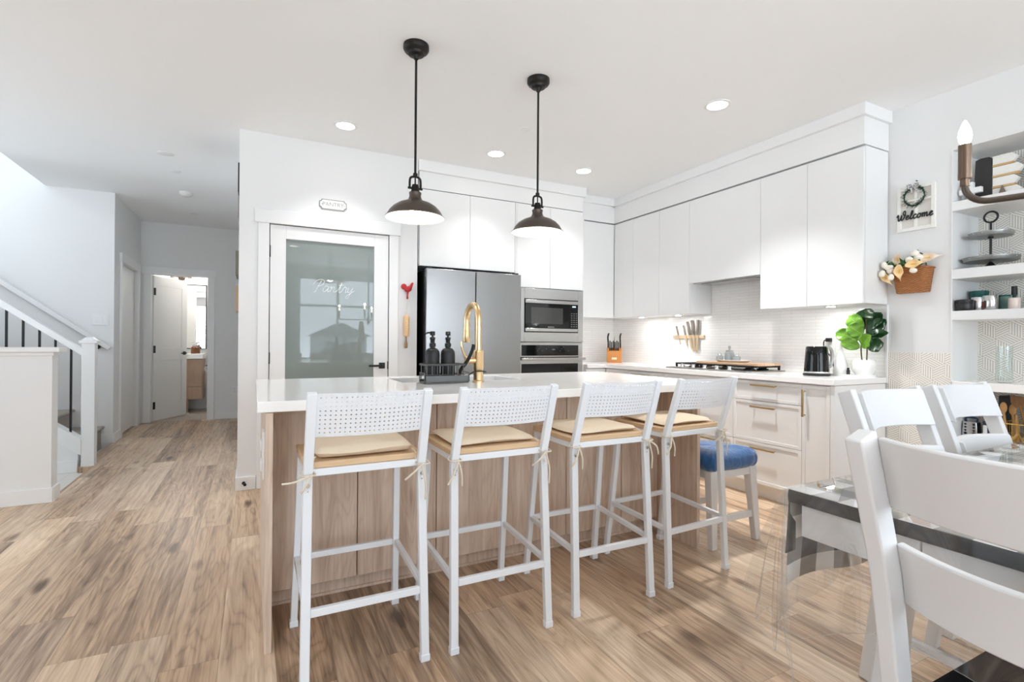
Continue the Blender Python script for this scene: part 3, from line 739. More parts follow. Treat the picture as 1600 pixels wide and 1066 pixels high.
front_ny(4.56, 3.060, 3.598, ZU0-.004, ZU1-.008, slim=False).build('door', CAB, cu_, bevel=0.001)
slab('trim_13', CAB, (3.605, 3.899, 1.947, 4.94, 2.474, 2.66), (3.055, 3.605, 4.565, 4.94, 2.474, 2.66), bevel=0.002)
slab('trim_14', CAB, (3.575, 3.899, 1.925, 4.94, 2.66, CH), (3.055, 3.60, 4.535, 4.94, 2.66, CH), bevel=0.002)

# tall bank: fridge surround and oven tower
fc = thing('fridge_cabinet', 'white cabinet with two flat doors above the stainless fridge', 'cabinet', (1.78, 4.65, 1.8))
b = B(); b.box(1.30, 2.262, 4.392, 4.93, 1.812, 2.488); b.build('carcass', CAB, fc)
for x0, x1 in ((1.303, 1.783), (1.783, 2.253)): front_ny(4.37, x0, x1, 1.808, 2.49, slim=False).build('door', CAB, fc, bevel=0.001)
b = B(); b.box(2.255, 2.268, 4.368, 4.93, 0.0, 2.49); b.build('side_panel', CAB, fc)
ot = thing('oven_tower', 'tall white cabinet holding the built-in microwave and wall oven', 'cabinet', (2.66, 4.65, 0))
b = B(); b.box(2.27, 2.29, 4.39, 4.93, 0, 2.488); b.box(3.03, 3.05, 4.385, 4.93, 0, 2.488); b.box(2.29, 3.03, 4.9, 4.93, 0, 2.488); b.box(2.29, 3.03, 4.39, 4.9, 1.68, 2.488); b.box(2.29, 3.03, 4.39, 4.9, 1.12, 1.138); b.box(2.29, 3.03, 4.40, 4.9, 0, .40)
b.build('carcass', CAB, ot)
for x0, x1 in ((2.27, 2.65), (2.65, 3.048)): front_ny(4.37, x0, x1, 1.674, 2.49, slim=False).build('door', CAB, ot, bevel=0.001)
front_ny(4.37, 2.27, 3.048, .11, .40).build('drawer', CAB, ot, bevel=0.001)
b = B(); b.box(3.048, 3.058, 4.37, 4.565, 0.0, 2.49); b.build('side_panel', CAB, ot)
slab('trim_15', CAB, (1.30, 3.05, 4.375, 4.93, 2.497, 2.645), bevel=0.002)
slab('trim_16', CAB, (1.287, 3.07, 4.345, 4.93, 2.645, CH), bevel=0.002)

# fridge
fr = thing('refrigerator', 'stainless steel french-door refrigerator with black sides in a white surround', 'refrigerator', (1.795, 4.6, 0))
b = B(); b.box(1.335, 2.25, 4.335, 4.92, 0.02, 1.768); b.build('body', mat('fridge_black', (20, 20, 20), 0.4), fr, bevel=0.003)
for x0, x1 in ((1.331, 1.793), (1.799, 2.257)):
    b = B(); b.box(x0, x1, 4.25, 4.325, .74, 1.775); b.build('door', STEELV, fr, bevel=0.006, segs=3)
b = B(); b.box(1.331, 2.257, 4.25, 4.325, .06, .73); b.build('freezer_drawer', STEELV, fr, bevel=0.006, segs=3)
for x in (1.36, 2.21):
    b = B(); b.box(x-.02, x+.03, 4.27, 4.42, 1.7765, 1.79); b.build('hinge_cover', BLACK, fr, bevel=0.003)
b = B(); b.box(1.3295, 1.3315, 4.265, 4.31, 1.70, 1.745); b.box(1.3295, 1.3315, 4.275, 4.30, 1.60, 1.604); b.build('side_hardware', CHROME, fr)
struct(B().box(1.287, 1.299, 4.49, 4.93, 0, 1.81).build('wall_recess_shade', DARK))  # recess lining coloured dark to give the shade beside the fridge

# microwave with trim kit
mw = thing('microwave', 'built-in stainless microwave with black glass door above the oven', 'microwave', (2.66, 4.5, 1.14))
b = B(); x0, x1, z0, z1 = 2.31, 3.04, 1.142, 1.668; a0, a1, c0, c1 = 2.350, 2.978, 1.236, 1.566
for q in ((x0, a0, z0, z1), (a1, x1, z0, z1), (a0, a1, z0, c0), (a0, a1, c1, z1)): b.box(q[0], q[1], 4.352, 4.385, q[2], q[3])
b.build('trim_kit', STEEL, mw, bevel=0.002)
b = B(); b.box(a0+.001, a1-.001, 4.362, 4.72, c0+.001, c1-.001); b.build('body', BLACK, mw)
b = B(); b.box(a0+.008, a1-.105, 4.345, 4.362, c0+.042, c1-.045); b.build('door', APPL, mw, bevel=0.002)
b = B(); b.box(a0+.07, a1-.19, 4.3435, 4.346, c0+.085, c1-.085); b.build('window', mat('microwave_window', (70, 70, 69), 0.12), mw)
b = B(); b.box(a0+.008, a1-.008, 4.343, 4.362, c1-.043, c1-.010); b.box(a0+.008, a1-.008, 4.343, 4.362, c0+.009, c0+.040); b.build('steel_strip', STEEL, mw, bevel=0.002)
b = B(); b.box(a1-.103, a1-.008, 4.345, 4.362, c0+.042, c1-.045); cp = b.build('control_panel', APPL, mw, bevel=0.001)
DISP = mat('display_glow', (170, 215, 235), 0.4, emit=1.0); KEY = mat('key_print', (150, 150, 148), 0.5)
b = B(); b.box(a1-.075, a1-.035, 4.3440, 4.3452, c1-.072, c1-.058); b.build('display', DISP, cp)
b = B()
for i in range(3):
    for j in range(7): b.box(a1-.088+i*.028, a1-.076+i*.028, 4.3442, 4.3452, c0+.06+j*.022, c0+.066+j*.022)
b.build('keypad', KEY, cp)
text_mesh('SAMSUNG', 'logo', mw, (a0+.30, 4.3442, c0+.053), FACE_NY, 0.016, mat('logo_silver', (190, 190, 190), 0.4))
# wall oven
ov = thing('built_in_oven', 'built-in stainless wall oven under the microwave', 'oven', (2.66, 4.5, .42))
b = B(); b.box(2.30, 3.02, 4.40, 4.88, .43, 1.115); b.build('body', BLACK, ov)
b = B(); b.box(2.31, 3.04, 4.358, 4.40, .992, 1.136); b.build('control_fascia', STEEL, ov, bevel=0.002)
b = B(); b.box(2.325, 2.985, 4.353, 4.359, 1.005, 1.110); cp = b.build('control_panel', APPL, ov, bevel=0.001)
b = B()
for i, x in enumerate((2.50, 2.515, 2.53, 2.55, 2.60, 2.62, 2.76, 2.78, 2.80, 2.86)): b.box(x, x+.008, 4.3522, 4.3532, 1.05+.02*(i % 3), 1.055+.02*(i % 3))
b.box(2.67, 2.705, 4.3522, 4.3532, 1.06, 1.072); b.build('display_marks', mat('dim_marks', (90, 104, 110), 0.4, emit=0.15), cp)
b = B(); b.box(2.31, 3.04, 4.362, 4.40, .43, .985); od = b.build('door', STEEL, ov, bevel=0.002)
b = B(); b.box(2.328, 2.985, 4.357, 4.363, .50, .925); b.build('door_glass', APPL, od, bevel=0.001)
b = B(); b.box(2.305, 3.045, 4.305, 4.325, .960, .985); b.cyl((2.35, 4.32, .972), (2.35, 4.37, .972), .008); b.cyl((3.0, 4.32, .972), (3.0, 4.37, .972), .008); b.build('handle', STEEL, od, bevel=0.003)

# ------------------------------------------------------------------ island
isl = thing('kitchen_island', 'island clad in bleached oak panels beneath the white worktop', 'kitchen island', (1.13, 2.65, 0))
b = B(); b.box(.070, 2.198, 2.372, 3.16, .085, .65); b.box(.070, .70, 2.372, 3.16, .651, .873); b.box(1.475, 2.198, 2.372, 3.16, .651, .873); b.box(.701, 1.474, 2.372, 2.69, .651, .873); b.box(.701, 1.474, 3.115, 3.16, .651, .873); b.box(.070, 2.198, 2.43, 3.10, 0, .0845); b.build('body', ISLW, isl)
for x0, x1 in ((.043, .068), (2.200, 2.222)):
    b = B(); b.box(x0, x1, 2.045, 3.19, 0, .873); b.build('end_panel', ISLWY, isl, bevel=0.001)
xs = (.070, .424, .794, 1.151, 1.538, 1.920, 2.198)
for x0, x1 in zip(xs, xs[1:]):
    front_ny(2.35, x0, x1, .082, .871, slim=False, g=.002).build('door', ISLW, isl, bevel=0.0015)
b = B(); b.box(.070, 2.198, 2.414, 2.43, 0, .082); b.box(.070, 2.198, 2.405, 2.414, 0, .012); b.build('kick_board', ISLW, isl)
b = B(); b.box(.034, .043, 2.10, 2.175, .62, .80); b.box(.028, .034, 2.115, 2.16, .65, .69); b.box(.028, .034, 2.115, 2.16, .725, .765); b.build('outlet', TRIM, isl, bevel=0.002)
def holed_slab(x0, x1, y0, y1, hx0, hx1, hy0, hy1, z0, z1):
    b = B(); bm = b.bm
    def ring(pts, z): return [bm.verts.new((x, y, z)) for x, y in pts]
    O = [(x0, y0), (x1, y0), (x1, y1), (x0, y1)]; I = [(hx0, hy0), (hx1, hy0), (hx1, hy1), (hx0, hy1)]
    ot_, it_, ob, ib = ring(O, z1), ring(I, z1), ring(O, z0), ring(I, z0)
    for k in range(4):
        j = (k+1) % 4
        bm.faces.new((ot_[k], ot_[j], it_[j], it_[k])); bm.faces.new((ob[j], ob[k], ib[k], ib[j]))
        bm.faces.new((ob[k], ob[j], ot_[j], ot_[k])); bm.faces.new((it_[k], it_[j], ib[j], ib[k]))
    return b
SX0, SX1, SY0, SY1 = .725, 1.45, 2.715, 3.09
tag(holed_slab(.015, 2.40, 2.055, 3.225, SX0, SX1, SY0, SY1, .875, .915).build('island_countertop', QUARTZ, bevel=0.003),
    'thick white quartz worktop on the oak island with a sink cut-out', 'countertop')
sk = B(); w = .012
sk.box(SX0-w, SX0+.002, SY0-w, SY1+w, .68, .8745); sk.box(SX1-.002, SX1+w, SY0-w, SY1+w, .68, .8745); sk.box(SX0, SX1, SY0-w, SY0+.002, .68, .8745); sk.box(SX0, SX1, SY1-.002, SY1+w, .68, .8745); sk.box(SX0-w, SX1+w, SY0-w, SY1+w, .67, .682)
so = sk.build('kitchen_sink', STEEL); tag(so, 'stainless undermount sink let into the island worktop', 'sink')
b = B(); b.cyl((1.09, 2.9, .682), (1.09, 2.9, .687), .045, n=24); b.build('drain', CHROME, so)

# faucet
fa = thing('faucet', 'tall brushed gold gooseneck faucet on the island worktop', 'faucet', (1.12, 2.61, .915))
cx, cy = 1.12, 2.61
b = B(); b.lathe([(0, .915), (.034, .915), (.034, .922), (.027, .926), (.027, .985), (.029, .990), (.029, 1.075), (.030, 1.078), (.030, 1.088), (.021, 1.092), (0, 1.092)], (cx, cy, 0)); b.build('body', GOLD, fa)
R = .088; top = 1.262
b = B(); b.tube([(cx, cy, 1.085), (cx, cy, 1.17), (cx, cy, top)]+[(cx, cy+R-R*math.cos(a), top+R*math.sin(a)) for a in [PI*k/14 for k in range(1, 15)]]+[(cx, cy+2*R+.001, 1.225)], .0175, 16); b.build('spout', GOLD, fa)
b = B(); b.lathe([(0, 0), (.019, 0), (.022, .006), (.0215, .07), (.020, .075), (.0215, .080), (.0185, .098), (0, .098)], (cx, cy+2*R+.001, 1.135)); b.build('spray_head', GOLD, fa)
b = B(); b.cyl((cx, cy, 1.035), (cx-.075, cy, 1.035), .019); b.cyl((cx-.06, cy, 1.035), (cx-.078, cy, 1.035), .022); lv = b.build('handle', GOLD, fa)
b = B(); b.tube(catmull([(cx-.070, cy, 1.045), (cx-.085, cy, 1.075), (cx-.098, cy, 1.11), (cx-.102, cy, 1.14)], 5), [.008]*6+[.0075]*6+[.007]*4, 8); b.build('lever', GOLD, lv)
# caddy with two bottles and a brush
cdx0, cdx1, cdy0, cdy1 = .805, 1.045, 2.565, 2.675
GUN = mat('gunmetal', (92, 91, 90), 0.4, metal=0.7)
sc = thing('sink_caddy', 'grey metal sink caddy with a wire rail holding two black soap bottles', 'caddy', (.925, 2.62, .915))
b = B(); b.box(cdx0, cdx1, cdy0, cdy1, .921, .926); b.box(cdx0, cdx1, cdy0, cdy0+.003, .917, .958)
b.box(cdx0, cdx1, cdy1-.003, cdy1, .917, .935); b.build('tray', GUN, sc, bevel=0.001)
b = B(); z = 1.015
b.tube([(cdx0, cdy0+.01, z), (cdx1-.02, cdy0+.01, z), (cdx1-.02, cdy1, z), (cdx0, cdy1, z)], .006, 6, closed=True)
b.tube([(cdx0, cdy0+.01, .962), (cdx1-.02, cdy0+.01, .962), (cdx1-.02, cdy1, .962), (cdx0, cdy1, .962)], .003, 6, closed=True)
for k in range(8):
    x = cdx0+.008+k*(cdx1-.036-cdx0)/7
    b.cyl((x, cdy0+.01, .935 if k in (0, 7) else .962), (x, cdy0+.01, z), .0028, n=6); b.cyl((x, cdy1, .925), (x, cdy1, z), .0028, n=6)
for x in (cdx0-.006, cdx1+.004): b.tube([(x, cdy0+.004, .922), (x, cdy0+.004, .972), (x, cdy1-.02, .972), (x, cdy1-.02, .922)], .003, 6)
b.build('wire_rail', GUN, sc)
BOT = mat('bottle_black', (32, 32, 33), 0.5)
def bottle(x, y, ang, label):
    t = thing('soap_bottle', label, 'bottle', (x, y, .926), ang, 'black soap bottles in the sink caddy')
    b = B(); b.lathe([(0, 0), (.036, 0), (.039, .004), (.039, .148), (.036, .162), (.026, .174), (.014, .179), (.0135, .186), (0, .186)], (0, 0, 0), 28); b.build('bottle_body', BOT, t, local=True)
    b = B(); b.lathe([(0, .184), (.0165, .184), (.0175, .19), (.0175, .202), (.012, .206), (.0125, .222), (.016, .226), (.014, .236), (.006, .236), (.006, .244), (.014, .246), (.014, .266), (.006, .268), (0, .268)], (0, 0, 0), 18)
    b.tube(catmull([(0, 0, .258), (-.03, 0, .259), (-.045, 0, .250)], 4), .0045, 6); b.build('pump', BLACK, t, local=True)
bottle(.858, 2.622, math.radians(10), 'left black soap pump bottle in the sink caddy')
bottle(.945, 2.622, math.radians(70), 'right black soap pump bottle in the sink caddy, nearer the gold faucet')
b = B(); b.tube(catmull([(1.000, 2.60, .934), (1.010, 2.598, .985), (1.038, 2.576, 1.03), (1.060, 2.562, 1.085), (1.069, 2.556, 1.125)], 6), .0105, 8, flat=.6)
b.ball((.998, 2.602, .942), .016, .014, .014)
tag(b.build('dish_brush', BLACK), 'black dish brush leaning in the caddy beside the faucet', 'brush')
b = B(); b.tube(catmull([(1.047, 2.60, .945), (1.075, 2.578, .972), (1.12, 2.572, .977), (1.158, 2.59, .972), (1.160, 2.63, .97), (1.12, 2.652, .97), (1.08, 2.645, .955), (1.047, 2.635, .94)], 6), .0035, 6)
b.build('cord_loop', BLACK, sc)
# ================================================================== BAR STOOLS
def make_stool(label, loc, rz):
    t = thing('bar_stool', label, 'bar stool', loc, rz, 'white bar stools along the island')
    for s in (-1, 1):
        b = B(); b.path([(s*.200, -.035, 0.022), (s*.196, -.018, .35), (s*.192, 0, .68), (s*.191, -.010, .72), (s*.188, -.092, .975)], .030, .024)
        l = b.build('leg', STOOLW, t, bevel=0.003, local=True)
        f = B(); f.box(s*.200-.017, s*.200+.017, -.050, -.022, 0, .026); f.build('foot_cap', STOOLW, l, bevel=0.003, local=True)
        b = B(); b.path([(s*.202, .405, 0.022), (s*.194, .365, .35), (s*.186, .325, .705)], .026, .026)
        l = b.build('leg', STOOLW, t, bevel=0.003, local=True)
        f = B(); f.box(s*.202-.016, s*.202+.016, .390, .422, 0, .026); f.build('foot_cap', STOOLW, l, bevel=0.003, local=True)
        b = B(); b.bar((s*.196, -.022, .262), (s*.197, .375, .285), .018, .022); b.build('side_rail', STOOLW, t, bevel=0.002, local=True)
        b = B(); b.cyl((s*.192, -.013, .665), (s*.192, -.019, .665), .007, n=10); b.cyl((s*.192, -.012, .645), (s*.192, -.015, .645), .003, n=8); b.build('bolt', CHROME, t, local=True)
    b = B(); b.bar((-.182, -.025, .252), (.182, -.025, .252), .018, .026); b.build('back_rail', STOOLW, t, bevel=0.002, local=True)
    b = B(); b.bar((-.182, .372, .285), (.182, .372, .285), .018, .024); b.build('foot_rail', STOOLW, t, bevel=0.002, local=True)
    b = B()
    for q in ((-.198, .198, -.004, .014, .690, .714), (-.198, .198, .318, .336, .690, .714), (-.198, -.180, .014, .318, .690, .714), (.180, .198, .014, .318, .690, .714)): b.box(*q)
    b.build('seat_frame', STOOLW, t, bevel=0.002, local=True)
    b = B(); b.box(-.203, .203, .005, .345, .714, .736); b.build('seat', BEECH, t, bevel=0.004, local=True)
    # perforated curved back
    nc, nr = 22, 9; uu = [0]; vv = [0]
    W_, H_ = .350, .145; mx, my = .008, .007
    px = (W_-2*mx)/nc; py = (H_-2*my)/nr
    us = [0.0]; hu = []
    for i in range(nc):
        a = mx+i*px; us += [a+px*.36, a+px*.64]; hu.append(len(us)-2)
    us.append(W_); vs = [0.0]; hv = []
    for j in range(nr):
        a = my+j*py; vs += [a+py*.365, a+py*.635]; hv.append(len(vs)-2)
    vs.append(H_)
    hs, hvs = set(hu), set(hv)
    def P(i, j):
        x = us[i]-W_/2; z = .828+vs[j]; k = (2*x/W_)**2
        return (x*1.02, -.092*(z-.70)/.275-.002-.028*(1-k), z)
    b = B(); V = [[b.bm.verts.new(P(i, j)) for j in range(len(vs))] for i in range(len(us))]
    for i in range(len(us)-1):
        for j in range(len(vs)-1):
            if i in hs and j in hvs: continue
            b.bm.faces.new((V[i][j], V[i+1][j], V[i+1][j+1], V[i][j+1]))
    b.build('backrest', STOOLW, t, local=True, smooth=True)
    return t
S_LABELS = ['white metal bar stool nearest the hallway end of the island', 'second white metal bar stool from the hallway end of the island',
            'third white metal bar stool, in front of the island just left of the last one', 'white metal bar stool at the far right, beside the low blue-topped stool']
S_POS = [((.355, 1.795, 0), 0.0), ((.862, 1.785, 0), 0.0), ((1.405, 1.795, 0), math.radians(-1)), ((1.935, 1.825, 0), math.radians(3))]
stool0 = make_stool(S_LABELS[0], *S_POS[0])
for lb, (lc, rz) in list(zip(S_LABELS, S_POS))[1:]: copy_thing(stool0, lc, rz, lb)
LINEN = mat('linen_cushion', (226, 208, 183), 0.9, bump=0.25, bscale=300, vary=0.06, vscale=14)
TIE = mat('cotton_tie', (214, 203, 184), 0.9)
C_LABELS = ['thick rumpled beige seat pad tied to the stool nearest the hallway', 'beige seat pad tied to the second stool from the hallway',
            'beige seat pad on the third stool from the hallway', 'beige seat pad on the stool beside the low blue-topped stool']
rnd = random.Random(3)
for k, (lb, (lc, rz)) in enumerate(zip(C_LABELS, S_POS)):
    c = thing('seat_pad', lb, 'seat pad', (lc[0], lc[1], .736), rz, 'beige seat pads on the bar stools')
    th = .052 if k == 0 else .030; hx, hy = (.172, .145) if k == 0 else (.178, .155); cy0 = .178 if k else .160
    ph = rnd.random()*6
    def F(u, v, top):
        a = 2*u-1; d = 2*v-1
        e = max(0, 1-max(abs(a), abs(d))**6)**.5
        x = a*hx*(1-.04*d*d); y = cy0+d*hy*(1-.03*a*a)
        wv = .006*math.sin(5*a+ph)*math.cos(3*d+ph) if k == 0 else .003*math.sin(4*a+ph)*math.cos(2*d)
        tilt = (.006*d if k == 0 else 0)
        mid = th*.42+.004*math.sin(3*a+2*d+ph)
        return (x, y, mid+(th-mid+wv+tilt)*e) if top else (x, y, mid*(1-e)+.001)
    b = B(); b.grid(lambda u, v: F(u, v, True), 26, 22); b.grid(lambda u, v: F(u, v, False), 26, 22)
    b.build('pad', LINEN, c, local=True, weld=True, angle=70)
    for s in (-1, 1):
        b = B(); x = s*.192
        b.tube(catmull([(s*.165, .03, .012), (s*.175, .012, .0), (x-s*.020, -.002, -.03), (x-s*.018, -.030, -.035), (x+s*.018, -.032, -.035), (x+s*.022, .0, -.03), (s*.18, .02, -.004)], 5), .003, 6)
        kx = x-s*.006
        b.ball((kx, -.034, -.036), .008, .006, .007, 8)
        if (k == 0 and s < 0): ends = [(kx-.05, -.055, -.045), (kx-.085, -.05, -.048)]; e2 = [(kx-.02, -.05, -.07), (kx-.03, -.045, -.085)]
        elif s < 0: ends = [(kx-.025, -.05, -.08), (kx-.045, -.045, -.115)]; e2 = [(kx+.008, -.045, -.08), (kx+.012, -.04, -.125)]
        else: ends = [(kx-.035, -.045, -.06), (kx-.06, -.03, -.085)] if k != 2 else [(kx+.03, -.05, -.06), (kx+.05, -.04, -.10)]; e2 = [(kx+.01, -.045, -.10), (kx+.012, -.04, -.16)]
        b.tube(catmull([(kx, -.034, -.036)]+ends, 5), .0036, 6); b.tube(catmull([(kx, -.034, -.036)]+e2, 5), .0036, 6)
        b.build('tie', TIE, c, local=True)
# low stool with a blue velvet cover
ls = thing('low_stool', 'low white wooden stool with a blue velvet seat at the island end', 'stool', (2.43, 2.14, 0))
VELV = mat('blue_velvet', (22, 84, 140), 0.75, bump=0.5, bscale=45, vary=0.3, vscale=22)
VELV.node_tree.nodes['Principled BSDF'].inputs['Sheen Weight'].default_value = 0.6
LX0, LX1, LY0, LY1 = 2.245, 2.628, 1.985, 2.32
for sx, sy in ((0, 0), (1, 0), (0, 1), (1, 1)):
    xb = LX0+.024 if not sx else LX1-.004; xt = LX0+.030 if not sx else LX1-.040
    yb = LY0+.012 if not sy else LY1-.012; yt = LY0+.03 if not sy else LY1-.03
    b = B(); b.path([(xb, yb, 0), ((xb+xt)/2, (yb+yt)/2, .22), (xt, yt, .43)], [.040, .048, .055], [.036, .042, .05]); b.build('leg', CHAIRW, ls, bevel=0.004)
for y in (LY0+.022, LY1-.022):
    b = B(); b.box(LX0+.03, LX1-.022, y-.011, y+.011, .135, .172); b.build('stretcher', CHAIRW, ls, bevel=0.003)
b = B(); b.box(LX0+.012, LX1-.012, LY0+.01, LY1-.01, .385, .43); b.build('seat_frame', CHAIRW, ls, bevel=0.004)
def VS(u, v):
    a = 2*PI*u; ph = -PI/2*.96+v*(PI*.98); e = .26
    cc = math.copysign(abs(math.cos(a))**e, math.cos(a)); ss = math.copysign(abs(math.sin(a))**e, math.sin(a))
    cp = max(0.0, math.cos(ph))**.28; sp = math.copysign(abs(math.sin(ph))**.75, math.sin(ph))
    wob = 1+.012*math.sin(9*a+6*v)+.008*math.sin(17*a)
    return ((LX0+LX1)/2++.202*cc*cp*wob, (LY0+LY1)/2+.180*ss*cp*wob, .476+.058*sp+.005*math.sin(11*a+3)*cp)
b = B(); b.grid(VS, 64, 18, closeu=True); b.build('seat_cover', VELV, ls, angle=80)

# ================================================================== LIGHTS
def pendant(x, y, label):
    t = thing('pendant_lamp', label, 'pendant lamp', (x, y, CH), 0, 'bronze pendant lamps over the island')
    b = B(); b.lathe([(0, CH), (.068, CH), (.069, CH-.022), (.062, CH-.034), (.046, CH-.040), (.042, CH-.052), (.018, CH-.056), (.012, CH-.075), (0, CH-.075)], (x, y, 0), 32); b.build('canopy', BRONZED, t)
    b = B(); b.cyl((x, y, CH-.07), (x, y, 2.035), .0065, n=12); b.lathe([(0, 2.052), (.011, 2.048), (.013, 2.04), (.011, 2.03), (0, 2.026)], (x, y, 0), 14); b.build('stem', BRONZED, t)
    b = B(); b.tube(catmull([(x-.030, y, 1.962), (x-.030, y, 2.00), (x-.026, y, 2.020), (x-.012, y, 2.028), (x+.012, y, 2.028), (x+.026, y, 2.020), (x+.030, y, 2.00), (x+.030, y, 1.962)], 4), .0062, 8)
    b.cyl((x-.040, y, 1.966), (x+.040, y, 1.966), .006, n=10); b.cyl((x, y, 1.985), (x, y, 2.03), .004, n=8); b.build('yoke', BRONZED, t)
    b = B(); b.lathe([(0, 1.990), (.016, 1.986), (.021, 1.972), (.021, 1.954), (.024, 1.950), (.024, 1.942), (0, 1.942)], (x, y, 0), 24); b.build('socket', BRONZED, t)
    prof = [(.022, 1.945), (.033, 1.943), (.033, 1.936), (.031, 1.930), (.032, 1.918), (.040, 1.902), (.058, 1.893), (.088, 1.882), (.116, 1.864), (.137, 1.841), (.149, 1.820), (.155, 1.812), (.159, 1.809), (.159, 1.806)]
    b = B(); b.lathe(prof, (x, y, 0), 48); sh = b.build('shade', BRONZE, t)
    inner = [(max(r-.0025, .001), z-.0025) for r, z in prof[3:-1]]+[(.1585, 1.8055)]
    b = B(); b.lathe([(0, inner[0][1])]+inner, (x, y, 0), 48); b.build('shade_lining', SHADEIN, sh)
    b = B(); b.lathe([(0, 1.815), (.018, 1.82), (.029, 1.84), (.029, 1.858), (.02, 1.885), (.014, 1.905), (0, 1.905)], (x, y, 0), 20); b.build('bulb', mat('bulb_glow', (255, 236, 208), 0.4, emit=20), t)
    bulb_light('pendant_bulb_light', (0, 0, 1.835-CH), PENDW, WARM, .03, parent=t)
PENDW = 4
pendant(.776, 2.69, 'dark bronze dome pendant lamp hanging over the left of the island')
pendant(1.538, 2.69, 'dark bronze dome pendant lamp over the faucet side, nearer the oven')
CANW = 3.8
def can(x, y, label, power=1.0, spread=1.7, z=CH):
    t = thing('recessed_light', label, 'recessed light', (x, y, z), 0, 'recessed ceiling lights')
    b = B(); b.lathe([(.066, z-.006), (.084, z-.004), (.086, z), (.066, z)], (x, y, 0), 40, closed=True); b.build('trim_ring', TRIM, t)
    b = B(); b.lathe([(0, z-.004), (.067, z-.004), (.067, z-.001), (0, z-.001)], (x, y, 0), 32); b.build('lens', mat('led_glow', (255, 250, 240), 0.4, emit=11), t)
    lamp('recessed_led', (0, 0, -.012), CANW*power, WARM, .13, parent=t, spread=spread)
can(.602, 3.931, 'lit recessed ceiling light in front of the pantry door')
can(1.829, 3.915, 'lit recessed ceiling light in front of the fridge')
can(2.736, 3.924, 'lit recessed ceiling light in front of the oven tower')
can(2.765, 2.417, 'lit recessed ceiling light nearest the window side, before the hood wall', 3.6, 1.7)
for x, y, lb in ((.6, -.6, 'recessed ceiling light behind the viewer near the island'), (2.75, -1.3, 'recessed ceiling light behind the viewer near the rear window'), (-1.9, -1.0, 'recessed ceiling light behind the viewer near the patio door'), (-2.6, 2.2, 'recessed ceiling light at the left behind the half wall')):
    can(x, y, lb)
# hall ceiling fittings
def disc(name, x, y, r, h, label, cat):
    b = B(); b.lathe([(0, CH-h), (r*.8, CH-h), (r, CH-h*.5), (r, CH), (0, CH)], (x, y, 0), 28); tag(b.build(name, TRIM), label, cat)
disc('ceiling_cover', -.68, 5.257, .062, .006, 'flat white round cover on the hall ceiling, nearest of the row', 'ceiling fitting')
disc('sprinkler_cap', -.665, 5.771, .042, .006, 'small white sprinkler cap on the hall ceiling before the smoke detector', 'ceiling fitting')
sm = B(); sm.lathe([(0, CH-.045), (.035, CH-.045), (.05, CH-.036), (.062, CH-.02), (.066, CH), (0, CH)], (-.659, 6.546, 0), 32); tag(sm.build('smoke_detector', mat('detector_plastic', (222, 221, 217), .5)), 'round smoke detector on the hall ceiling', 'smoke detector')
disc('sprinkler_cap', -.68, 7.597, .045, .006, 'small white sprinkler cap on the hall ceiling near the bathroom door', 'ceiling fitting')
disc('sprinkler_cap', 1.814, 3.364, .04, .006, 'small white sprinkler cap on the kitchen ceiling beside the right pendant', 'ceiling fitting')

# ================================================================== ON THE RIGHT COUNTER
Z = .915
ck = thing('gas_cooktop', 'stainless gas cooktop with black grates and five silver knobs', 'cooktop', (3.64, 3.09, Z))
b = B(); b.box(3.405, 3.86, 2.675, 3.545, Z, Z+.010); b.build('tray', brushed('cooktop_steel', (168, 162, 156), .3, 'x'), ck, bevel=0.003)
IRON = mat('cast_iron', (24, 23, 22), 0.55)
for y0, y1 in ((3.25, 3.52), (2.975, 3.235), (2.70, 2.96)):
    b = B(); x0, x1 = 3.50, 3.835; zt = Z+.046
    for q in ((x0, x1, y0, y0+.014), (x0, x1, y1-.014, y1), (x0, x0+.014, y0, y1), (x1-.014, x1, y0, y1)): b.box(q[0], q[1], q[2], q[3], zt-.014, zt)
    for x in (3.585, 3.667, 3.75): b.box(x-.006, x+.006, y0, y1, zt-.012, zt)
    b.box(x0, x1, (y0+y1)/2-.006, (y0+y1)/2+.006, zt-.012, zt)
    for x in (x0, x1-.016):
        for y in (y0, y1-.016): b.box(x, x+.016, y, y+.016, Z+.010, zt)
    b.build('grate', IRON, ck, bevel=0.003)
for y in (3.38, 2.80):
    for x in (3.59, 3.75):
        b = B(); b.lathe([(0, Z+.010), (.045, Z+.010), (.045, Z+.018), (.032, Z+.020), (.030, Z+.027), (0, Z+.028)], (x, y, 0), 24); b.build('burner', IRON, ck)
for k in range(5):
    y = 3.385-k*.127; b = B(); b.lathe([(0, Z+.010), (.023, Z+.010), (.023, Z+.014), (.018, Z+.016), (.0165, Z+.036), (.014, Z+.039), (0, Z+.039)], (3.452, y, 0), 24); b.build('knob', CHROME, ck)
b = B(); b.box(3.51, 3.80, 2.665, 3.28, Z+.047, Z+.067); tag(b.build('cutting_board', BOARD, bevel=0.004), 'long wooden board lying across the cooktop grates', 'cutting board')
PORC = mat('white_porcelain', (242, 242, 240), 0.18)
b = B(); b.lathe([(0, 0), (.8, 0), (1.0, .016), (1.0, .019), (.8, .006), (0, .006)], (3.63, 2.995, Z+.068), 40, sx=.095, sy=.165); tag(b.build('serving_plate', PORC), 'white oval plate on the wooden board holding small glass jars', 'plate')
SALT = mat('grey_glass', (188, 192, 192), 0.08, trans=.5, ior=1.4)
zp = Z+.0755
b = B(); b.lathe([(0, 0), (.034, 0), (.038, .006), (.038, .07), (.030, .078), (.030, .084), (0, .084)], (3.62, 3.02, zp), 24); jr = b.build('glass_jar', SALT); tag(jr, 'larger grey glass jar with a round knob lid on the white plate', 'jar')
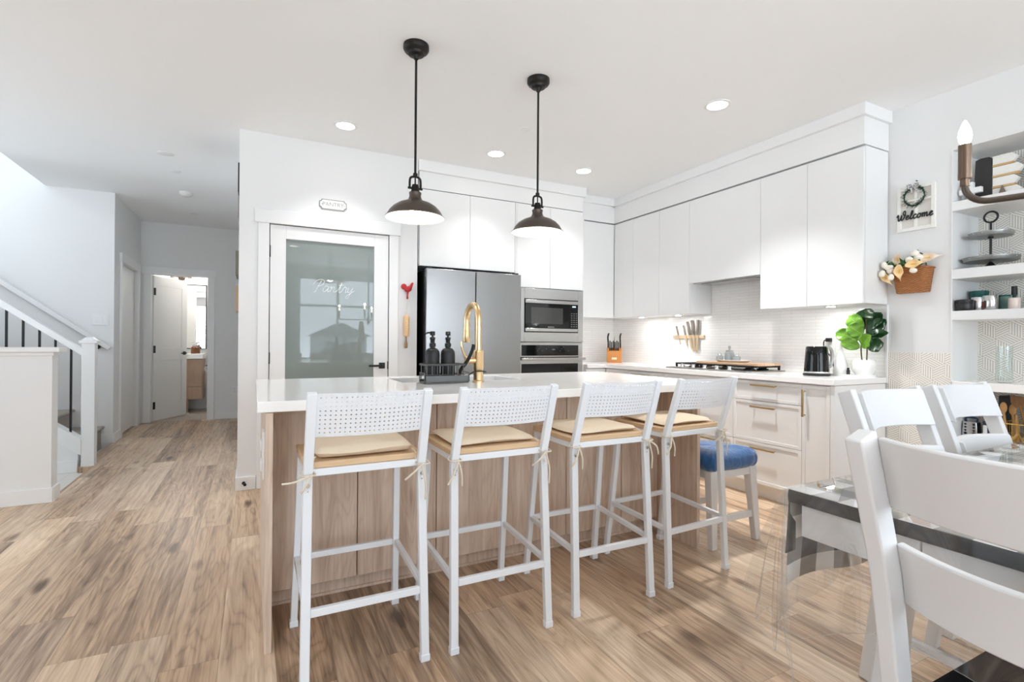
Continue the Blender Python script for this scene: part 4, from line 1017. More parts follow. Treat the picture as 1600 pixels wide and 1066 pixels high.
b = B(); b.lathe([(0, .084), (.031, .084), (.031, .092), (.008, .096), (.010, .108), (.013, .118), (.008, .13), (0, .132)], (3.62, 3.02, zp), 18); b.build('lid', SALT, jr)
for y, lb in ((3.105, 'small glass shaker on the left of the white plate'), (2.93, 'small glass shaker on the right of the white plate')):
    b = B(); b.lathe([(0, 0), (.024, 0), (.029, .010), (.029, .034), (.020, .045), (.016, .049), (0, .049)], (3.60, y, zp), 20); o = b.build('glass_shaker', SALT); tag(o, lb, 'shaker', 'glass shakers on the white plate')
    b = B(); b.lathe([(0, .049), (.017, .049), (.017, .060), (.012, .066), (0, .067)], (3.60, y, zp), 18); b.build('shaker_cap', CHROME, o)
# magnetic knife strip
ks = B(); ks.box(3.874, 3.8918, 3.53, 3.93, 1.188, 1.218); tag(ks.build('knife_strip', wood('strip_wood', [(0, lin((190, 160, 126))), (1, lin((222, 196, 164)))], 'y', 'z'), bevel=0.002), 'light wooden magnetic knife strip on the tiled wall', 'knife strip')
HAND = mat('knife_handle_grey', (122, 112, 102), 0.35, metal=.4); BLADE = mat('knife_blade', (206, 184, 152), 0.3, metal=.5)  # blade beige paints the warm counter reflection into the steel
KN = [(3.845, .115, .085, .014, -.30), (3.755, .12, .10, .018, -.24), (3.70, .155, .135, .026, -.22), (3.655, .165, .150, .032, -.12), (3.605, .165, .160, .032, .05)]
KL = ['shortest knife on the wooden strip, leftmost', 'thin knife on the strip, second from the left', 'middle knife of the five on the wooden strip', 'broad knife on the strip, second from the right', 'upright broad knife on the strip, rightmost']
for (y, hl, bl, w, tilt), lb in zip(KN, KL):
    k = thing('kitchen_knife', lb, 'knife', (3.868, y, 1.203), 0, 'knives on the wall strip'); k.rotation_euler = (tilt, 0, 0)
    b = B(); b.prism([(-w/2, .02), (w/2, .02), (w/2, -bl*.75), (w*.1, -bl), (-w/2, -bl*.85)], -.0015, .0015, 'yz'); b.build('blade', BLADE, k, local=True)
    b = B(); b.prism([(-w*.36, .018), (w*.36, .018), (w*.46, .05), (w*.36, hl*.7), (w*.5, hl), (-w*.3, hl), (-w*.42, hl*.6)], -.007, .007, 'yz'); b.build('handle', HAND, k, bevel=0.003, local=True)
# knife block
kb = thing('knife_block', 'orange wooden knife block full of black-handled knives in the counter corner', 'knife block', (3.69, 4.66, Z), math.radians(-38))
b = B(); b.prism([(-.06, 0), (.055, 0), (.055, .165), (-.02, .165), (-.06, .12)], -.085, .085, 'yz'); b.build('block', BLOCKW, kb, bevel=0.004, local=True)
b = B(); b.box(-.028, .028, -.0615, -.06, .032, .056); b.build('badge', mat('badge_silver', (228, 206, 176), .3, metal=.6), kb, local=True)
for i in range(6):
    x = -.048+i*.019; b = B(); b.bar((x, -.035, .12), (x, -.075, .245-.012*(i % 2)), .013, .018); b.build('knife_handle', BLACK, kb, bevel=0.004, local=True)
for x, hh in ((-.068, .33), (.068, .33), (.0, .295)):
    b = B()
    if x: b.path(catmull([(x, .02, .165), (x, -.005, .22), (x-.004, -.03, .29), (x+.006, -.045, hh)], 4), .017, .024); b.build('knife_handle', BLACK, kb, bevel=0.004, local=True)
    else: b.cyl((x, .02, .165), (x, -.01, hh), .006); b.build('sharpening_steel', CHROME, kb, local=True)
# kettle
kt = thing('kettle', 'glossy black electric kettle on its base at the counter end', 'kettle', (3.60, 2.255, Z), math.radians(155))
KB = mat('kettle_black', (6, 6, 6), 0.05, spec=.45)
b = B(); b.lathe([(0, 0), (.084, 0), (.088, .006), (.086, .014), (.07, .017), (0, .017)], (0, 0, 0), 36); b.build('base', BLACK, kt, local=True)
b = B(); b.lathe([(.0, .017), (.080, .017), (.0815, .021), (.0815, .030), (.0, .030)], (0, 0, 0), 36); b.build('steel_ring', CHROME, kt, local=True)
b = B(); b.lathe([(0, .030), (.080, .030), (.078, .08), (.073, .15), (.069, .200), (.063, .208), (0, .210)], (0, 0, 0), 40); b.build('body', KB, kt, local=True)
b = B(); b.prism([(.064, .195), (.084, .203), (.068, .16)], -.016, .016, 'xz', M=Matrix.Rotation(math.radians(-75), 4, 'Z')); b.build('spout', KB, kt, bevel=0.004, local=True)
b = B(); b.path(catmull([(-.055, 0, .205), (-.085, 0, .205), (-.108, 0, .18), (-.112, 0, .12), (-.10, 0, .07), (-.078, 0, .055)], 5), .022, .016, side=(0, 1, 0)); b.build('handle', mat('kettle_handle', (190, 190, 188), .2, metal=.6), kt, bevel=0.004, local=True)
# outlet with plug and cord
def outlet_nx(x, y, z, label, plug=False):
    o = B(); o.box(x-.006, x, y-.036, y+.036, z-.058, z+.058); oo = tag(o.build('power_outlet', TRIM, bevel=0.002), label, 'outlet')
    for zz in (z-.022, z+.022):
        b = B(); b.box(x-.008, x-.006, y-.017, y+.017, zz-.014, zz+.014); b.build('socket', mat('socket_plastic', (222, 219, 214), .4), oo, bevel=0.002)
outlet_nx(3.892, 4.01, 1.16, 'white wall outlet between knife block and knife strip')
outlet_nx(3.892, 2.33, 1.12, 'white wall outlet behind the kettle with a black plug in it')
b = B(); b.box(3.852, 3.8825, 2.315, 2.347, 1.158, 1.186); b.tube(catmull([(3.855, 2.33, 1.172), (3.835, 2.345, 1.165), (3.84, 2.35, 1.12), (3.845, 2.32, 1.07), (3.85, 2.29, 1.025), (3.855, 2.29, .99), (3.86, 2.285, .94), (3.84, 2.29, .9205), (3.77, 2.285, .9205), (3.70, 2.27, .9205), (3.66, 2.265, .922)], 6), .0045, 6)
bmesh.ops.transform(b.bm, matrix=Matrix.Rotation(-math.radians(155), 4, 'Z') @ Matrix.Translation((-3.60, -2.255, -Z)), verts=b.bm.verts)
b.build('power_cord', BLACK, kt, bevel=0.001, local=True)
# tray, diffuser, little bottle, plant
b = B(); tx, ty = 3.775, 2.108
b.lathe([(0, 0), (.95, 0), (1.0, .012), (1.0, .016), (.95, .007), (0, .007)], (tx, ty, Z), 36, sx=.098, sy=.152); tag(b.build('tray', PORC), 'low white oval tray at the end of the counter', 'tray')
df = B(); df.lathe([(0, 0), (.046, 0), (.050, .006), (.050, .02), (.046, .05), (.034, .10), (.022, .14), (.012, .175), (.007, .212), (.003, .226), (0, .228)], (3.765, 2.182, Z+.008), 32)
tag(df.build('aroma_diffuser', PORC), 'white cone-shaped aroma diffuser on the tray next to the kettle', 'diffuser')
b = B(); b.lathe([(0, 0), (.011, 0), (.011, .036), (.008, .038), (.008, .052), (0, .053)], (3.715, 2.103, Z+.008), 14); tag(b.build('oil_bottle', BLACK), 'tiny black oil bottle between the diffuser and the plant pot', 'bottle')
px_, py_ = 3.79, 2.04
pt = thing('potted_plant', 'fiddle-leaf plant with broad green leaves in a white ribbed pot', 'plant', (px_, py_, Z+.008))
b = B(); b.lathe([(0, 0), (.050, 0), (.062, .02), (.074, .045), (.070, .062), (.074, .08), (.070, .09), (.066, .108), (.060, .110), (.058, .095), (0, .095)], (px_, py_, Z+.008), 36); b.build('pot', PORC, pt)
STEM = mat('plant_stem', (84, 74, 46), 0.7)
b = B()
for dx, dy, hh in ((0, .012, .34), (.004, -.014, .38)):
    b.tube(catmull([(px_+dx, py_+dy, Z+.10), (px_+dx-.006, py_+dy*1.4, Z+.20), (px_+dx, py_+dy*.6, Z+hh+.02)], 5), .0045, 6)
b.build('stem', STEM, pt)
def leafmat(nm, c1, c2):
    m, t, bb = nt(nm); n = N(t); uv = n.xyz('UV')
    v = n.m('ABSOLUTE', n.m('SUBTRACT', uv[1], .5))
    vein = n.m('LESS_THAN', n.m('ABSOLUTE', n.m('SINE', n.m('MULTIPLY', n.m('SUBTRACT', uv[0], n.m('MULTIPLY', v, .5)), 20.0))), .09)
    vein = n.m('MAXIMUM', vein, n.m('LESS_THAN', v, .022))
    c = n.mixc(n.m('MULTIPLY', vein, .35), lin(c1), lin(c2)); t.links.new(c, bb.inputs['Base Color']); bb.inputs['Roughness'].default_value = .32
    return m
LEAFL = leafmat('leaf_light_green', (92, 138, 34), (160, 192, 84)); LEAFD = leafmat('leaf_dark_green', (26, 62, 30), (74, 112, 66))
def leaf(tip_y, tip_z, base_y, base_z, width, m, x=0.0, cup=.25, parent=pt):
    """broad fiddle-shaped leaf from (base) to (tip) given in y,z; the face looks to -x"""
    p0 = Vector((px_+x*.3, base_y, base_z)); p1 = Vector((px_+x, tip_y, tip_z)); ax = p1-p0; L = ax.length; ax.normalize()
    nrm = Vector((-1, 0, .25)); nrm = (nrm-ax*nrm.dot(ax)).normalized(); sd = ax.cross(nrm)
    def f(u, v):
        w = width*(math.sin(PI*min(1, u**.85*1.0))**.55*(.62+.48*u) if 0 < u < 1 else 0)
        a = 2*v-1
        bend = -.10*L*(u*u)*1.0
        return p0+ax*(L*u)+sd*(a*w*.5)+nrm*(cup*w*.5*a*a+bend+.006*math.sin(14*u+3*a)*abs(a))
    b = B(); b.grid(f, 14, 8, uvf=lambda u, v: (u, v)); return b.build('leaf', m, parent, solid=.0012, angle=80)
Lz = lambda z: z
for (ty_, tz, by, bz, w, mm, x) in (
    (2.055, 1.395, 2.03, 1.27, .125, LEAFD, .03), (1.965, 1.365, 2.02, 1.24, .11, LEAFD, .04), (1.925, 1.315, 2.02, 1.20, .115, LEAFD, .02),
    (1.905, 1.225, 2.01, 1.19, .055, LEAFD, .02), (1.93, 1.155, 2.02, 1.115, .11, LEAFD, .01),
    (2.135, 1.345, 2.045, 1.245, .105, LEAFL, -.03), (2.120, 1.275, 2.04, 1.205, .105, LEAFL, -.05), (2.205, 1.225, 2.06, 1.175, .10, LEAFL, -.06),
    (2.150, 1.170, 2.055, 1.115, .085, LEAFL, -.08), (1.965, 1.200, 2.04, 1.12, .10, LEAFL, -.09), (2.10, 1.30, 2.05, 1.24, .09, LEAFD, .06)):
    leaf(ty_, tz, by, bz, w*1.18, mm, x)

# ================================================================== WALL DECORATION ROUND THE PANTRY
pl = thing('pantry_plaque', 'small white enamel plaque reading PANTRY above the pantry door', 'sign', (.575, 4.365, 2.245))
def plaque(x0, x1, z0, z1, c):
    q = []
    for (cx_, cz_, a0) in ((x1, z1, -PI/2), (x0, z1, 0), (x0, z0, PI/2), (x1, z0, PI)):
        for k in range(4):
            a = a0-k*PI/6; q.append((cx_+c*math.cos(a+PI)*1.0 if False else cx_+c*math.sin(a) if False else 0, 0))
    return [(x0+c, z0), (x1-c, z0), (x1-c*.6, z0+c*.6), (x1, z0+c), (x1, z1-c), (x1-c*.6, z1-c*.6), (x1-c, z1), (x0+c, z1), (x0+c*.6, z1-c*.6), (x0, z1-c), (x0, z0+c), (x0+c*.6, z0+c*.6)]
GREYE = mat('plaque_grey', (150, 150, 146), .5)
b = B(); b.prism(plaque(.468, .682, 2.205, 2.288, .02), 4.362, 4.369, 'xz'); b.build('rim', GREYE, pl)
b = B(); b.prism(plaque(.475, .675, 2.212, 2.281, .02), 4.359, 4.3625, 'xz'); b.build('plate', mat('plaque_white', (238, 238, 234), .4), pl)
text_mesh('PANTRY', 'lettering', pl, (.575, 4.3585, 2.2465), FACE_NY, .044, GREYE)
for x in (.49, .66):
    b = B(); b.cyl((x, 4.3595, 2.2465), (x, 4.357, 2.2465), .004, n=10); b.build('screw', GREYE, pl)
RED = mat('rooster_red', (176, 34, 38), .45, vary=.25, vscale=40)
ro = thing('rooster_hook', 'red rooster-shaped wall hook between pantry door and fridge', 'wall hook', (1.195, 4.355, 1.50))
b = B(); X, Y = 1.195, 4.352
b.ball((X+.005, Y, 1.592), .034, .014, .026, 16, M=Matrix.Rotation(-.3, 4, 'Y')); b.ball((X-.032, Y, 1.612), .026, .010, .026, 14)
b.tube([(X+.012, Y, 1.595), (X+.030, Y, 1.618), (X+.040, Y, 1.640)], [.02, .014, .010], 10)
b.ball((X+.042, Y, 1.642), .010, .008, .011, 10); b.build('body', RED, ro)
b = B(); b.tube([(X+.004, Y, 1.575), (X, Y, 1.545), (X-.002, Y, 1.505)], [.010, .006, .008], 8); b.tube([(X-.002, Y, 1.515), (X-.002, Y-.018, 1.507), (X-.002, Y-.02, 1.520)], .004, 6); b.build('hook', RED, ro)
rp = thing('rolling_pin_ornament', 'small wooden rolling pin hanging on a cord below the red rooster', 'ornament', (1.185, 4.35, 1.08))
b = B(); b.tube([(1.193, 4.336, 1.505), (1.187, 4.348, 1.40), (1.186, 4.350, 1.375)], .002, 6); b.build('cord', TIE, rp)
b = B(); b.lathe([(0, 1.372), (.008, 1.372), (.012, 1.362), (.023, 1.352), (.024, 1.345), (.024, 1.19), (.022, 1.182), (0, 1.182)], (1.185, 4.343, 0), 20); b.build('roller', PINW, rp)
b = B(); b.lathe([(0, 1.183), (.006, 1.183), (.006, 1.155), (.013, 1.115), (.013, 1.085), (.009, 1.078), (0, 1.078)], (1.183, 4.343, 0), 14); b.build('handle', wood('dark_handle', [(0, lin((120, 92, 60))), (1, lin((160, 128, 90)))], 'z', 'x'), rp)
b = B()
for k, (xx, z) in enumerate(((1.183, 1.31), (1.188, 1.29), (1.183, 1.275), (1.186, 1.255), (1.182, 1.235))): b.tube([(xx-.006, 4.319, z), (xx, 4.3185, z+.008), (xx+.007, 4.319, z-.002)], .0015, 5)
b.build('carved_marks', mat('carving', (245, 228, 200), .6), rp)
# hall pictures, seen on edge
for (y0, y1, z0, z1, d, m, lb) in ((4.62, 5.1, 2.33, 2.56, .016, BLACK, 'uppermost black picture frame on the hall side of the pantry wall, seen edge-on'),
        (4.64, 5.0, 2.14, 2.30, .013, mat('frame_grey', (120, 112, 104), .5), 'grey picture frame below the black one, seen edge-on in the hall'),
        (4.60, 4.95, 1.66, 1.85, .028, mat('frame_olive', (116, 110, 92), .5), 'olive picture frame at head height, seen edge-on in the hall'),
        (4.60, 4.95, 1.37, 1.575, .026, mat('frame_tan', (176, 146, 116), .5), 'lowest tan picture frame, seen edge-on in the hall')):
    b = B(); b.box(-.1-d, -.1005, y0, y1, z0, z1); o = tag(b.build('picture_frame', m, bevel=0.001), lb, 'picture frame', 'picture frames along the hall wall')
# wall plates
def plate_ny(x, y, z, w, h, label, name='power_outlet', cat='outlet', rockers=0):
    o = B(); o.box(x-w/2, x+w/2, y-.010, y, z-h/2, z+h/2); oo = tag(o.build(name, TRIM, bevel=0.002), label, cat)
    if rockers:
        for k in range(rockers):
            xx = x+(k-(rockers-1)/2)*.046; b = B(); b.box(xx-.016, xx+.016, y-.015, y-.010, z-.033, z+.033); b.build('rocker', TRIM, oo, bevel=0.002)
    else:
        for zz in (z-.022, z+.022):
            b = B(); b.box(x-.017, x+.017, y-.012, y-.010, zz-.014, zz+.014); b.build('socket', mat('socket_plastic', (222, 219, 214), .4), oo, bevel=0.002)
plate_ny(-1.477, 6.95, 1.35, .145, .122, 'white triple light switch on the stair wall', 'light_switch', 'light switch', 3)
plate_ny(-.235, 8.42, .41, .075, .118, 'white wall outlet low on the end wall of the hall')
b = B(); b.cyl((-.055, 4.356, .055), (-.055, 4.345, .055), .012, n=14); b.cyl((-.055, 4.345, .055), (-.048, 4.315, .053), .006, n=10); b.cyl((-.048, 4.315, .053), (-.046, 4.305, .052), .011, n=12)
tag(b.build('door_stop', BLACK), 'small black door stop on the baseboard at the pantry corner', 'door stop')
# ================================================================== DINING
SEATB = mat('black_seat', (16, 17, 22), .85, spec=.2)
def chair(label, loc, rz):
    t = thing('dining_chair', label, 'dining chair', loc, rz, 'white dining chairs')
    post = [(0.0, -.055, 0), (0.0, -.022, .25), (0, .0, .45), (0, -.006, .52), (0, -.039, .70), (0, -.077, .826), (0, -.127, .975)]
    for s in (-1, 1):
        b = B(); b.path(catmull([(s*.215, y+.025, z) for _, y, z in post], 3), .032, [.040]*6+[.052]*12+[.050]*1); b.build('leg', CHAIRW, t, bevel=.004, local=True)
        b = B(); b.path([(s*.20, .415, 0), (s*.20, .405, .25), (s*.20, .40, .44)], [.034, .038, .042], [.034, .038, .042]); b.build('leg', CHAIRW, t, bevel=.004, local=True)
        b = B(); b.box(s*.20-.011, s*.20+.011, .03, .39, .395, .44); b.box(s*.205-.010, s*.205+.010, .01, .40, .17, .20); b.build('side_rail', CHAIRW, t, bevel=.003, local=True)
    b = B(); b.box(-.19, .19, .39, .412, .395, .44); b.build('front_rail', CHAIRW, t, bevel=.003, local=True)
    def slat(z0, z1):
        def yb(z):
            pts = [(z_, y) for _, y, z_ in post]
            for (za, ya), (zb, yb_) in zip(pts, pts[1:]):
                if za <= z <= zb: return ya+(yb_-ya)*(z-za)/(zb-za)
            return pts[-1][1]
        b = B()
        for side in (0, 1):
            b.grid(lambda u, v: ((2*u-1)*.20, yb(z0+v*(z1-z0))+.048-.062*(1-(2*u-1)**2)+(.022 if side else 0), z0+v*(z1-z0)), 20, 4)
        for v in (0, 1): b.grid(lambda u, w: ((2*u-1)*.20, yb(z0+v*(z1-z0))+.048-.062*(1-(2*u-1)**2)+.022*w, z0+v*(z1-z0)), 20, 1)
        for u in (0, 1): b.grid(lambda v, w: ((2*u-1)*.20, yb(z0+v*(z1-z0))+.048-.062*(1-(2*u-1)**2)+.022*w, z0+v*(z1-z0)), 4, 1)
        b.build('back_slat', CHAIRW, t, local=True, weld=True, bevel=.004)
    slat(.838, .970); slat(.645, .766)
    b = B()
    def sf(u, v, top):
        a, d = 2*u-1, 2*v-1; e = max(0, 1-max(abs(a), abs(d))**8)**.5
        return (a*.205, .215+d*.195, .442+(.038*(.4+.6*e) if top else 0))
    b.grid(lambda u, v: sf(u, v, True), 18, 18); b.grid(lambda u, v: sf(u, v, False), 18, 18); b.build('seat', SEATB, t, local=True, weld=True, angle=70)
    return t
ch0 = chair('white dining chair closest to the viewer, seen from behind at the table end', (1.094, .325, 0), -PI/2)
copy_thing(ch0, (2.09, .965, 0), PI, 'white dining chair across the table, just right of the kitchen cabinets')
copy_thing(ch0, (2.645, .965, 0), PI, 'white dining chair across the table, in front of the open shelf')
TX0, TX1, TY0, TY1, TZ = 1.260, 2.95, -.10, .850, .757
dt = thing('dining_table', 'white dining table under a checked cloth and clear cover', 'dining table', (2.1, .38, 0))
b = B(); b.box(TX0, TX1, TY0, TY1, TZ-.028, TZ); b.build('tabletop', CHAIRW, dt, bevel=.003)
b = B()
for q in ((TX0+.006, TX0+.03, TY0+.02, .565), (TX0+.006, TX0+.03, .568, TY1-.02), (TX1-.03, TX1-.006, TY0+.02, TY1-.02), (TX0+.03, TX1-.03, TY0+.01, TY0+.034), (TX0+.03, TX1-.03, TY1-.034, TY1-.01)): b.box(*q, .643, TZ-.028)
b.build('apron', CHAIRW, dt, bevel=.002)
for sx, x in ((-1, TX0+.225), (1, TX1-.225)):
    for sy, y in ((-1, TY0+.115), (1, TY1-.115)):
        b = B(); b.path(catmull([(x, y, TZ-.03), (x+.008*-sx, y-.01*sy, .45), (x-.005*-sx, y-.0*sy, .25), (x-.055*-sx, y+.03*sy, 0)], 5), .055, [.07]*6+[.06]*5+[.05]*5); b.build('leg', CHAIRW, dt, bevel=.006)
m, t_, bb = nt('buffalo_check'); n = N(t_); uv = n.xyz('UV'); CELL = .064
p1 = n.m('FLOORED_MODULO', n.m('FLOOR', n.m('DIVIDE', uv[0], CELL)), 2.0); p2 = n.m('FLOORED_MODULO', n.m('FLOOR', n.m('DIVIDE', uv[1], CELL)), 2.0)
cc = n.ramp(n.m('MULTIPLY', n.m('ADD', p1, p2), .5), [(0, lin((240, 239, 236))), (.49, lin((240, 239, 236))), (.5, lin((150, 146, 140))), (.9, lin((150, 146, 140))), (.95, lin((38, 38, 40)))])
cc.node.color_ramp.interpolation = 'CONSTANT'
t_.links.new(cc, bb.inputs['Base Color']); bb.inputs['Roughness'].default_value = .85
CHECK = m
CZ = TZ+.002
b = B()
b.grid(lambda u, v: (TX0-.004+u*(TX1-TX0+.008), TY0-.004+v*(TY1-TY0+.008), CZ), 30, 20, lambda u, v: (u*(TX1-TX0), v*(TY1-TY0)))
HD = .255
b.grid(lambda u, v: (TX0-.004+u*(TX1-TX0+.008)+.012*math.sin(9*u)*v, TY1+.004+v*(.012+.010*math.sin(30*u)), CZ-v*HD*(1-.03*math.sin(20*u))), 60, 8, lambda u, v: (u*(TX1-TX0), (TY1-TY0)+v*HD))
b.grid(lambda u, v: (TX0-.004+u*(TX1-TX0+.008), TY0-.004-v*.012, CZ-v*HD), 30, 6, lambda u, v: (u*(TX1-TX0), -v*HD))
cl = b.build('tablecloth', CHECK, weld=True, solid=.0018); tag(cl, 'black, grey and white checked cloth covering the dining table', 'tablecloth')
b = B(); b.grid(lambda u, v: (TX0-.004-.003*math.sin(PI*v), TY0-.004+u*(TY1-TY0+.012), CZ-v*.032), 30, 4); b.grid(lambda u, v: (TX0-.004-.018*v, TY1+.006+.012*v+.004*math.sin(4*v), CZ-u*.13) if False else (TX0-.005-.016*u*(1-v)+.030*v, TY1+.006+.004*v, CZ-.004-u*.16), 10, 3)
b.build('black_border', mat('cloth_black', (16, 17, 19), .6, spec=.3), cl, solid=.0018)
# clear cover
PZ = CZ+.0045; D = .36
def hem(y): return .36-.10*max(0, min(1, (.80-y)/.16))*1.0 if y > .64 else .26
b = B()
X0, Y1 = TX0-.012, TY1+.014
b.grid(lambda u, v: (X0+u*(TX1-X0+.01), TY0-.01+v*(Y1-TY0+.01), PZ), 24, 20)
b.grid(lambda u, v: (X0-v*.012-.014*v*math.sin(34*u)*(1+.4*math.sin(90*u)), TY0-.01+u*(Y1-TY0+.01), PZ-v*hem(TY0-.01+u*(Y1-TY0+.01))), 44, 10)
b.grid(lambda u, v: (X0+u*(TX1-X0+.01), Y1+v*.02+(.010*v*math.sin(40*u)*min(1, u*20)), PZ-v*(.26+.10*max(0, 1-u/.25))), 60, 8)
b.grid(lambda u, v: (X0+u*(TX1-X0+.01), TY0-.01-v*.02, PZ-v*.34), 30, 6)
HEMP = [(X0-.012, Y1-.002, PZ-hem(.85)), (1.252, .848, .33), (1.260, .845, .258), (1.258, .866, .35), (1.262, .878, .42), (1.246, .882, .37), (1.236, .880, .328), (1.238, .892, .38), (1.248, .902, .43), (1.222, .915, .41), (1.207, .920, .400),
        (1.222, .926, .43), (1.240, .930, .455), (1.222, .948, .46), (1.206, .960, .463), (1.232, .936, .44), (X0+.002, Y1+.02, PZ-.36)]
HEMC = catmull(HEMP, 6)
CORN = Vector((X0, Y1, PZ))
def fan(i, j, n=14):
    t = j/n; q = CORN+(HEMC[i]-CORN)*t
    q.z += .018*math.sin(PI*t); q.x -= .010*math.sin(PI*t)
    return q
V = [[b.bm.verts.new(fan(i, j)) for j in range(15)] for i in range(len(HEMC))]
for i in range(len(HEMC)-1):
    for j in range(14):
        f = (V[i][j], V[i+1][j], V[i+1][j+1], V[i][j+1])
        b.bm.faces.new(f)
cv = b.build('table_cover', VINYL, weld=True, angle=60)
hb = B(); hb.tube(HEMC, .0007, 5)
hb.tube([(X0-.012-.014*math.sin(34*u)*(1+.4*math.sin(90*u)), TY0-.01+u*(Y1-TY0+.01), PZ-hem(TY0-.01+u*(Y1-TY0+.01))) for u in [i/60 for i in range(61)]], .0007, 5)
hb.build('hem', clearsheet('vinyl_hem', (.95, .95, .95), .12, .30, .1), cv); tag(cv, 'clear plastic cover over the checked cloth, its folds hanging at the corner', 'table cover')

# chandelier
hubx, huby, az = 1.70, .17, 1.487
cn = thing('chandelier', 'bronze candle-arm chandelier over the dining table with a lit bulb', 'chandelier', (hubx, huby, CH))
b = B(); b.cyl((hubx, huby, az-.06), (hubx, huby, CH-.03), .011); b.lathe([(0, az-.075), (.02, az-.07), (.024, az-.05), (.024, az+.05), (.012, az+.07), (0, az+.07)], (hubx, huby, 0), 20); b.lathe([(0, CH), (.065, CH), (.065, CH-.02), (.02, CH-.035), (0, CH-.035)], (hubx, huby, 0), 28); b.build('stem', BRONZE, cn)
dx, dy = 1.556-hubx, .609-huby
for k in range(4):
    a = k*PI/2; ex = dx*math.cos(a)-dy*math.sin(a); ey = dx*math.sin(a)+dy*math.cos(a); L = math.hypot(ex, ey); ux, uy = ex/L, ey/L
    P = lambda r, z: (hubx+ux*r, huby+uy*r, z)
    arc = [P(L-.045+.045*math.sin(q), az+.045-.045*math.cos(q)) for q in [PI/2*i/8 for i in range(9)]]
    b = B(); b.tube([P(.02, az)]+arc+[P(L, 1.545)], .0075, 12); ar = b.build('arm', BRONZE, cn)
    c = P(L, 0)
    b = B(); b.cyl((c[0], c[1], 1.530), (c[0], c[1], 1.552), .0095); b.cyl((c[0], c[1], 1.548), (c[0], c[1], 1.563), .0135); b.cyl((c[0], c[1], 1.562), (c[0], c[1], 1.632), .0132, n=20); b.build('candle_sleeve', mat('sleeve_bronze', (112, 94, 80), .32, metal=.85), ar)
    b = B(); b.lathe([(0, 1.632), (.007, 1.632), (.0120, 1.642), (.0138, 1.654), (.0120, 1.667), (.0075, 1.680), (.003, 1.690), (0, 1.693)], (c[0], c[1], 0), 20); b.build('candle_bulb', mat('candle_glow', (255, 240, 214), .3, emit=22), ar)
    bulb_light('chandelier_bulb_light', (c[0]-hubx, c[1]-huby, 1.712-CH), 2.0, WARM, .012, parent=cn)

# ================================================================== WELCOME SIGN AND FLOWER BASKET
SIGNW = mat('distressed_white', (236, 234, 228), .7, vary=.06, vscale=60)
ws = thing('welcome_sign', 'white window-frame sign with a green wreath and black word Welcome', 'sign', (3.89, 1.778, 1.895))
y0, y1, z0, z1 = 1.670, 1.885, 1.895, 2.190
b = B()
for q in ((y0, y0+.022, z0, z1), (y1-.022, y1, z0, z1), (y0+.022, y1-.022, z0, z0+.022), (y0+.022, y1-.022, z1-.022, z1), (1.769, 1.786, z0+.022, 2.088), (1.769, 1.786, 2.102, z1-.022), (y0+.022, y1-.022, 2.088, 2.102)): b.box(3.878, 3.8995, *q)
b.build('frame', SIGNW, ws, bevel=.002)
b = B(); b.box(3.891, 3.8990, y0+.01, y1-.01, z0+.01, z1-.01); b.build('back_panel', mat('sign_panel', (222, 218, 210), .7), ws)
b = B(); rr = random.Random(5)
cyw, czw = 1.782, 2.118
for k in range(260):
    a = rr.random()*2*PI; r = .058+rr.gauss(0, .006); c = Vector((3.868+rr.gauss(0, .004), cyw+r*math.cos(a), czw+r*1.05*math.sin(a)))
    d = Vector((rr.gauss(0, .4), rr.gauss(0, 1), rr.gauss(0, 1))).normalized()*.010; s = Vector((-.6, d.z, -d.y)).normalized()*.0045
    v = [b.bm.verts.new(c-d), b.bm.verts.new(c+s), b.bm.verts.new(c+d), b.bm.verts.new(c-s)]; b.bm.faces.new(v)
b.tube([(3.872, cyw+.058*math.cos(2*PI*k/24), czw+.061*math.sin(2*PI*k/24)) for k in range(24)], .0042, 6, closed=True)
b.build('wreath', mat('wreath_green', (52, 84, 66), .7, vary=.3, vscale=120), ws)
m, t_, bb = nt('gingham_bow'); n = N(t_); o = n.xyz()
q = n.m('ADD', n.m('FLOORED_MODULO', n.m('FLOOR', n.m('MULTIPLY', o[1], 220.0)), 2.0), n.m('FLOORED_MODULO', n.m('FLOOR', n.m('MULTIPLY', o[2], 220.0)), 2.0))
t_.links.new(n.mixc(n.m('MULTIPLY', q, .5), (.85, .84, .82), (.03, .03, .03)), bb.inputs['Base Color']); bb.inputs['Roughness'].default_value = .8
b = B(); bz = czw+.062
for s in (-1, 1):
    b.tube(catmull([(3.860, cyw, bz), (3.853, cyw+s*.02, bz+.016), (3.853, cyw+s*.034, bz+.006), (3.858, cyw+s*.02, bz-.008), (3.860, cyw, bz)], 5), .007, 6, flat=.4)
    b.tube(catmull([(3.859, cyw, bz), (3.855, cyw-.004+s*.012, bz-.02), (3.856, cyw-.008+s*.022, bz-.042)], 5), .006, 6, flat=.4)
b.ball((3.855, cyw, bz), .006); b.build('bow', m, ws)
script_word('Welcome', (3.874, 1.884, 1.972), (0, -1, 0), (0, 0, 1), .0270, .0042, rise=.012).build('lettering', mat('sign_black', (24, 24, 25), .5), ws)
b = B(); b.cyl((3.90, 1.778, 2.222), (3.885, 1.778, 2.222), .003, n=8); b.build('nail', BLACK, ws)
fb = thing('flower_basket', 'brown wicker wall basket of white roses and cream calla lilies', 'flower basket', (3.86, 1.79, 1.48))
m, t_, bb = nt('wicker'); n = N(t_); o = n.xyz()
row = n.m('FLOOR', n.m('MULTIPLY', o[2], 150.0)); wv = n.m('SINE', n.m('MULTIPLY_ADD', row, PI, n.m('MULTIPLY', o[1], 260.0)))
nz = n.noise(n.comb(o[0], n.m('MULTIPLY', o[1], .3), o[2]), 90, 3)
